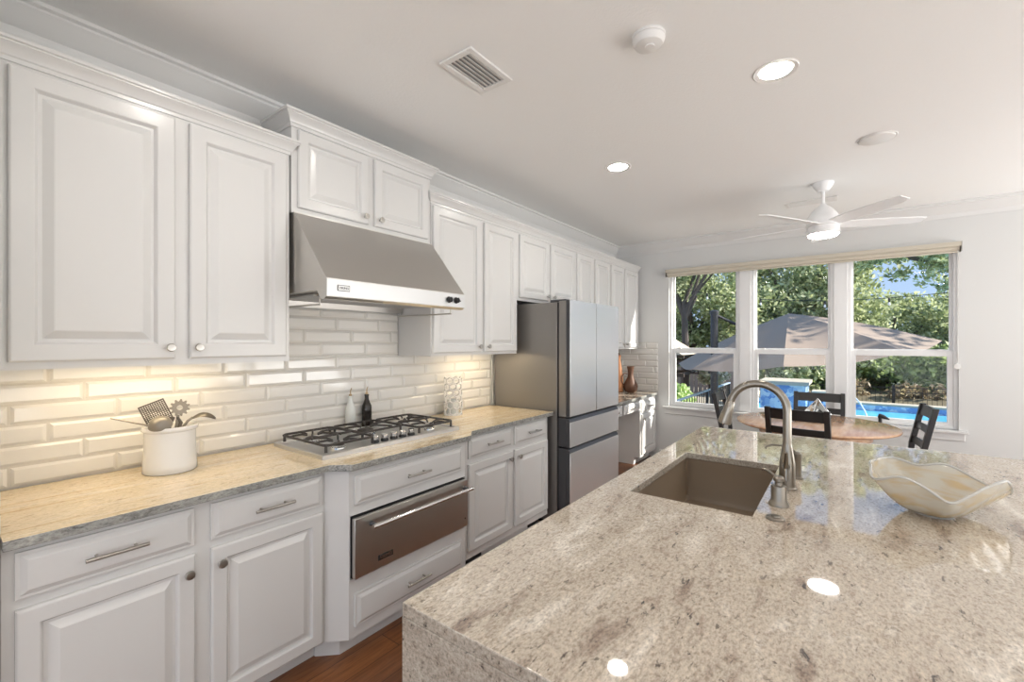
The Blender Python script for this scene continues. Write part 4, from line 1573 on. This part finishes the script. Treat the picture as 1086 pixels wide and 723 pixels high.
# umbrella
t = thing('cantilever_umbrella', (.76, 7.95, GZ), 'large taupe cantilever umbrella on a dark pole outside', 'umbrella')
UC = V3(1.80, 8.62, 0)
RU = 1.80
rimz = lambda x, y: 1.28 + .113 * (x - 1.8) + .078 * (y - 8.62)
APX = V3(1.76, 8.60, 1.94)
rim = []
for k in range(8):
    a = k * PI / 4 + .03
    x, y = UC.x + RU * math.cos(a), UC.y + RU * math.sin(a)
    rim.append(V3(x, y, rimz(x, y)))
bm = B()
NS = 8
cols = []
for k in range(8):
    a, b_ = rim[k], rim[(k + 1) % 8]
    for i in range(NS):
        q = i / NS
        col = []
        for s in range(1, 9):
            f = s / 8
            p = APX.lerp(a.lerp(b_, q), f)
            p.z += .05 * math.sin(f * PI) * (1 - 2 * q * (1 - q)) - .05 * math.sin(PI * q) * f
            col.append(bm.verts.new(p))
        cols.append(col)
va = bm.verts.new(APX)
for i in range(len(cols)):
    a, b_ = cols[i], cols[(i + 1) % len(cols)]
    bm.faces.new((va, a[0], b_[0]))
    for s in range(7):
        bm.faces.new((a[s], a[s + 1], b_[s + 1], b_[s]))
obj('canopy', bm, M['umb'], t, ang=12)
for k in range(8):
    obj('rib', tube(B(), [APX + V3(0, 0, -.06), APX.lerp(rim[k], .5) + V3(0, 0, .0), rim[k] + V3(0, 0, -.03)], .012, 6), M['umbpole'], t)
obj('pole', tube(B(), [(.76, 7.95, GZ), (.76, 7.95, 1.95)], .058, 14), M['umbpole'], t)
obj('pole_cap', lathe(B(), [(.07, 0), (.07, .05), (.04, .07), (0, .07)], (.76, 7.95, 1.93), n=14), M['umbpole'], t)
obj('crank_box', box(B(), .69, .83, 7.82, 7.90, .95, 1.18), M['umbpole'], t, .01)
obj('arm', tube(B(), [(.76, 7.95, 1.93), (1.30, 8.33, 1.62), (1.72, 8.58, 1.46)], .022, 8), M['umbpole'], t)
obj('base_plate', box(B(), .56, 1.10, 7.65, 8.25, GZ, GZ + .08), M['umbpole'], t, .01)

# string lights
t = thing('string_lights', (2.2, 9.6, 2.4), 'string of outdoor bulbs hanging across the right window view', 'string lights')
cat_ = []
A0, A1 = V3(-1.0, 11.2, 2.85), V3(6.5, 9.6, 2.75)
for i in range(41):
    f = i / 40
    p = A0.lerp(A1, f)
    p.z -= 4 * .55 * f * (1 - f)
    cat_.append(p)
obj('wire', tube(B(), cat_, .006, 5), M['black'], t)
for i in (5, 11, 17, 22, 27, 32, 37):
    p = cat_[i]
    s_ = obj('socket', lathe(B(), [(0, 0), (.016, -.002), (.018, -.05), (.014, -.075), (0, -.075)], p, n=10), M['black'], t)
    obj('bulb', lathe(B(), [(.010, -.075), (.018, -.095), (.021, -.112), (.015, -.13), (0, -.136)], p, n=12), M['bulb'], s_)


# foliage -----------------------------------------------------------
def foliage(name, clumps, leaf, m, parent, per=60):
    """leaves as small folded quads scattered in clumps: (center, radius)"""
    off = np.array(ROOT[parent.name])
    C_ = np.array([c for c, r in clumps]) - off
    R_ = np.array([r for c, r in clumps])
    idx = np.repeat(np.arange(len(clumps)), per)
    n_ = len(idx)
    d = NR.normal(size=(n_, 3))
    d /= np.linalg.norm(d, axis=1)[:, None]
    rad = NR.random(n_) ** .45
    P = C_[idx] + d * (rad * R_[idx])[:, None] * np.array([1, 1, .8])
    a = NR.normal(size=(n_, 3))
    a /= np.linalg.norm(a, axis=1)[:, None]
    b_ = np.cross(a, NR.normal(size=(n_, 3)))
    b_ /= np.linalg.norm(b_, axis=1)[:, None]
    s = leaf * NR.uniform(.6, 1.3, n_)[:, None]
    v = np.stack([P - a * s, P + b_ * s * .5, P + a * s, P - b_ * s * .5], axis=1).reshape(-1, 3)
    me = bpy.data.meshes.new(name)
    me.vertices.add(len(v))
    me.vertices.foreach_set('co', v.astype(np.float32).ravel())
    me.loops.add(n_ * 4)
    me.loops.foreach_set('vertex_index', np.arange(n_ * 4, dtype=np.int32))
    me.polygons.add(n_)
    me.polygons.foreach_set('loop_start', np.arange(0, n_ * 4, 4, dtype=np.int32))
    me.update()
    me.validate()
    me.materials.append(m)
    o = bpy.data.objects.new(name, me)
    COL.objects.link(o)
    o.parent = parent
    ROOT[o.name] = ROOT[parent.name]
    return o


def ell_clumps(c, rad, n, rc):
    out = []
    for _ in range(n):
        d = NR.normal(size=3)
        d /= np.linalg.norm(d)
        f = NR.random() ** .4
        p = np.array(c) + d * f * np.array(rad)
        out.append((p, rc * NR.uniform(.7, 1.3)))
    return out


def tree(label, base, trunk_h, tr, limbs, clumps, leaf, m, per=60, name='tree', group=None, cat='tree'):
    t = thing(name, base, label, cat, group)
    bx, by, bz = base
    bm = B()
    tube(bm, [(bx, by, bz - .3), (bx + .05, by, bz + trunk_h * .5), (bx, by, bz + trunk_h)], [tr * 1.25, tr, tr * .8], 9)
    for p in limbs:
        top = V3(bx, by, bz + trunk_h * RND.uniform(.75, 1))
        e_ = V3(*p)
        mdl = top.lerp(e_, .5) + V3(RND.uniform(-.15, .15), RND.uniform(-.15, .15), .15)
        tube(bm, [top, mdl, e_], [tr * .6, tr * .4, tr * .16], 7)
    obj('trunk', bm, M['bark'], t)
    foliage('foliage', clumps, leaf, m, t, per)
    return t


def limbs_of(c, rad, n):
    return [(c[0] + RND.uniform(-.8, .8) * rad[0], c[1] + RND.uniform(-.5, .5) * rad[1], c[2] + RND.uniform(-.2, .9) * rad[2]) for _ in range(n)]


def crown(label, base, trunk_h, tr, c, rad, n, rc, leaf, m='leaf', per=60, **kw):
    tree(label, base, trunk_h, tr, limbs_of(c, rad, 6), ell_clumps(c, rad, n, rc), leaf, M[m], per, **kw)


crown('live oak with forked trunk and sky gaps in the left window', (-1.6, 14.6, GZ), 3.0, .11, (-1.7, 14.8, 4.2), (2.3, 1.4, 1.3), 60, .42, .075, per=95)
crown('dense live oak behind the umbrella pole, seen in the left window', (-2.6, 19.5, -.4), 1.6, .2, (-2.6, 19.5, 2.3), (3.0, 1.8, 2.6), 150, .60, .095, per=140)
crown('broad live oak above the umbrella in the middle window', (1.0, 22.0, -.9), 2.2, .24, (.9, 22.0, 2.8), (3.2, 2.2, 3.1), 190, .66, .10, per=150)
crown('oak to the right in the middle window behind the second mullion', (4.0, 24.5, -1.2), 2.0, .22, (4.0, 24.5, 1.1), (2.8, 2.0, 2.4), 150, .62, .10, per=140)
crown('rounded green tree in the middle of the right window', (6.6, 27.5, -1.3), 1.6, .2, (6.6, 27.5, 1.0), (3.4, 2.0, 2.6), 160, .68, .11, per=140)
crown('dark green tree at the far right of the right window', (9.6, 24.5, -1.3), 1.6, .2, (9.6, 24.5, 1.2), (2.9, 2.0, 2.5), 150, .65, .10, 'leaf_dk', per=140)
crown('far oak closing the gap left of the umbrella', (-6.0, 22.0, -.4), 1.6, .2, (-6.0, 22.0, 2.6), (3.2, 2.0, 3.0), 130, .7, .10, per=130)
crown('shade oak right of the window, mostly outside the view', (9.6, 12.4, GZ), 3.4, .26, (8.6, 11.4, 5.0), (2.6, 1.9, 1.2), 34, .42, .10, per=40)
oc = []
for c_, r_ in (((2.9, 15.2, 3.85), (.9, .7, .35)), ((3.9, 14.6, 3.5), (1.1, .8, .45)), ((4.6, 14.2, 3.25), (.9, .8, .5)), ((2.0, 16.0, 4.35), (1.2, .8, .6))):
    oc += ell_clumps(c_, r_, 18, .24)
tree('overhanging oak branches at the upper right of the right window', (8.6, 14.2, GZ), 2.6, .26,
     [(6.6, 14.2, 3.5), (4.6, 14.4, 3.4), (3.1, 15.0, 3.8), (5.6, 14.0, 3.3), (1.9, 16.0, 4.3)], oc, .065, M['leaf'], 75)
# hedge and dry brush behind the fence
hd = thing('hedge', (4, 20.5, -1.3), 'dark green hedge rising behind the iron fence', 'hedge')
cl_ = []
for k in range(90):
    x = NR.uniform(0.5, 12)
    cl_.append((np.array([x, 20.0 + x * .18 + NR.uniform(0, 1.2), NR.uniform(-.9, 1.2 - .05 * abs(x - 4))]), NR.uniform(.45, .75)))
foliage('foliage', cl_, .12, M['leaf_dk'], hd, 110)
hd = thing('dry_brush', (4, 19.3, -1.3), 'dry brown brush at the foot of the iron fence', 'brush')
cl_ = []
for k in range(150):
    x = NR.uniform(-1, 12)
    cl_.append((np.array([x, 18.3 + x * .165 + NR.uniform(0, .6), NR.uniform(-1.2, .05)]), NR.uniform(.25, .42)))
foliage('foliage', cl_, .09, M['leaf_br'], hd, 90)
# shrubs near the house
for lab, c_, r_, n_, mm, lf in (('lime green shrub low in the left window', (-.66, 10.4, .14), (.48, .36, .38), 36, 'leaf_lime', .06),
                                ('pale flowering shrub right of the umbrella pole', (-.30, 12.7, .62), (.36, .36, .36), 26, 'leaf_pink', .06),
                                ('leafy shrub behind the raised spa', (.95, 16.75, .55), (1.1, .42, .75), 60, 'leaf', .08)):
    sh = thing('shrub', (c_[0], c_[1], GZ), lab, 'shrub')
    bm = B()
    for k in range(5):
        tube(bm, [(c_[0] + RND.uniform(-.05, .05), c_[1], GZ), (c_[0] + RND.uniform(-.7, .7) * r_[0], c_[1] + RND.uniform(-.4, .4) * r_[1], c_[2] + .3 * r_[2])], [.02, .008], 6)
    obj('stems', bm, M['bark'], sh)
    foliage('foliage', ell_clumps(c_, r_, n_, .17), lf, M[mm], sh, 60)

# repeats of one kind share a group phrase
GROUPS = {'wall_cabinet': 'white wall cabinets along the left wall', 'base_cabinet': 'white base cabinets under the golden granite', 'recessed_downlight': 'recessed downlights in the ceiling',
          'oil_bottle': 'oil bottles behind the cooktop', 'tile_backsplash': 'white tile backsplash fields', 'tree': 'trees beyond the pool', 'shrub': 'garden shrubs outside the window',
          'air_vent': 'ceiling air vents', 'geometric_terrarium': 'glass terrariums on the dining table'}
for o in COL.objects:
    if o.parent is None and 'label' in o:
        k = o.name.split('.')[0]
        if k in GROUPS:
            o['group'] = GROUPS[k]
        elif o['category'] == 'utensil':
            o['group'] = 'utensils in the white crock'
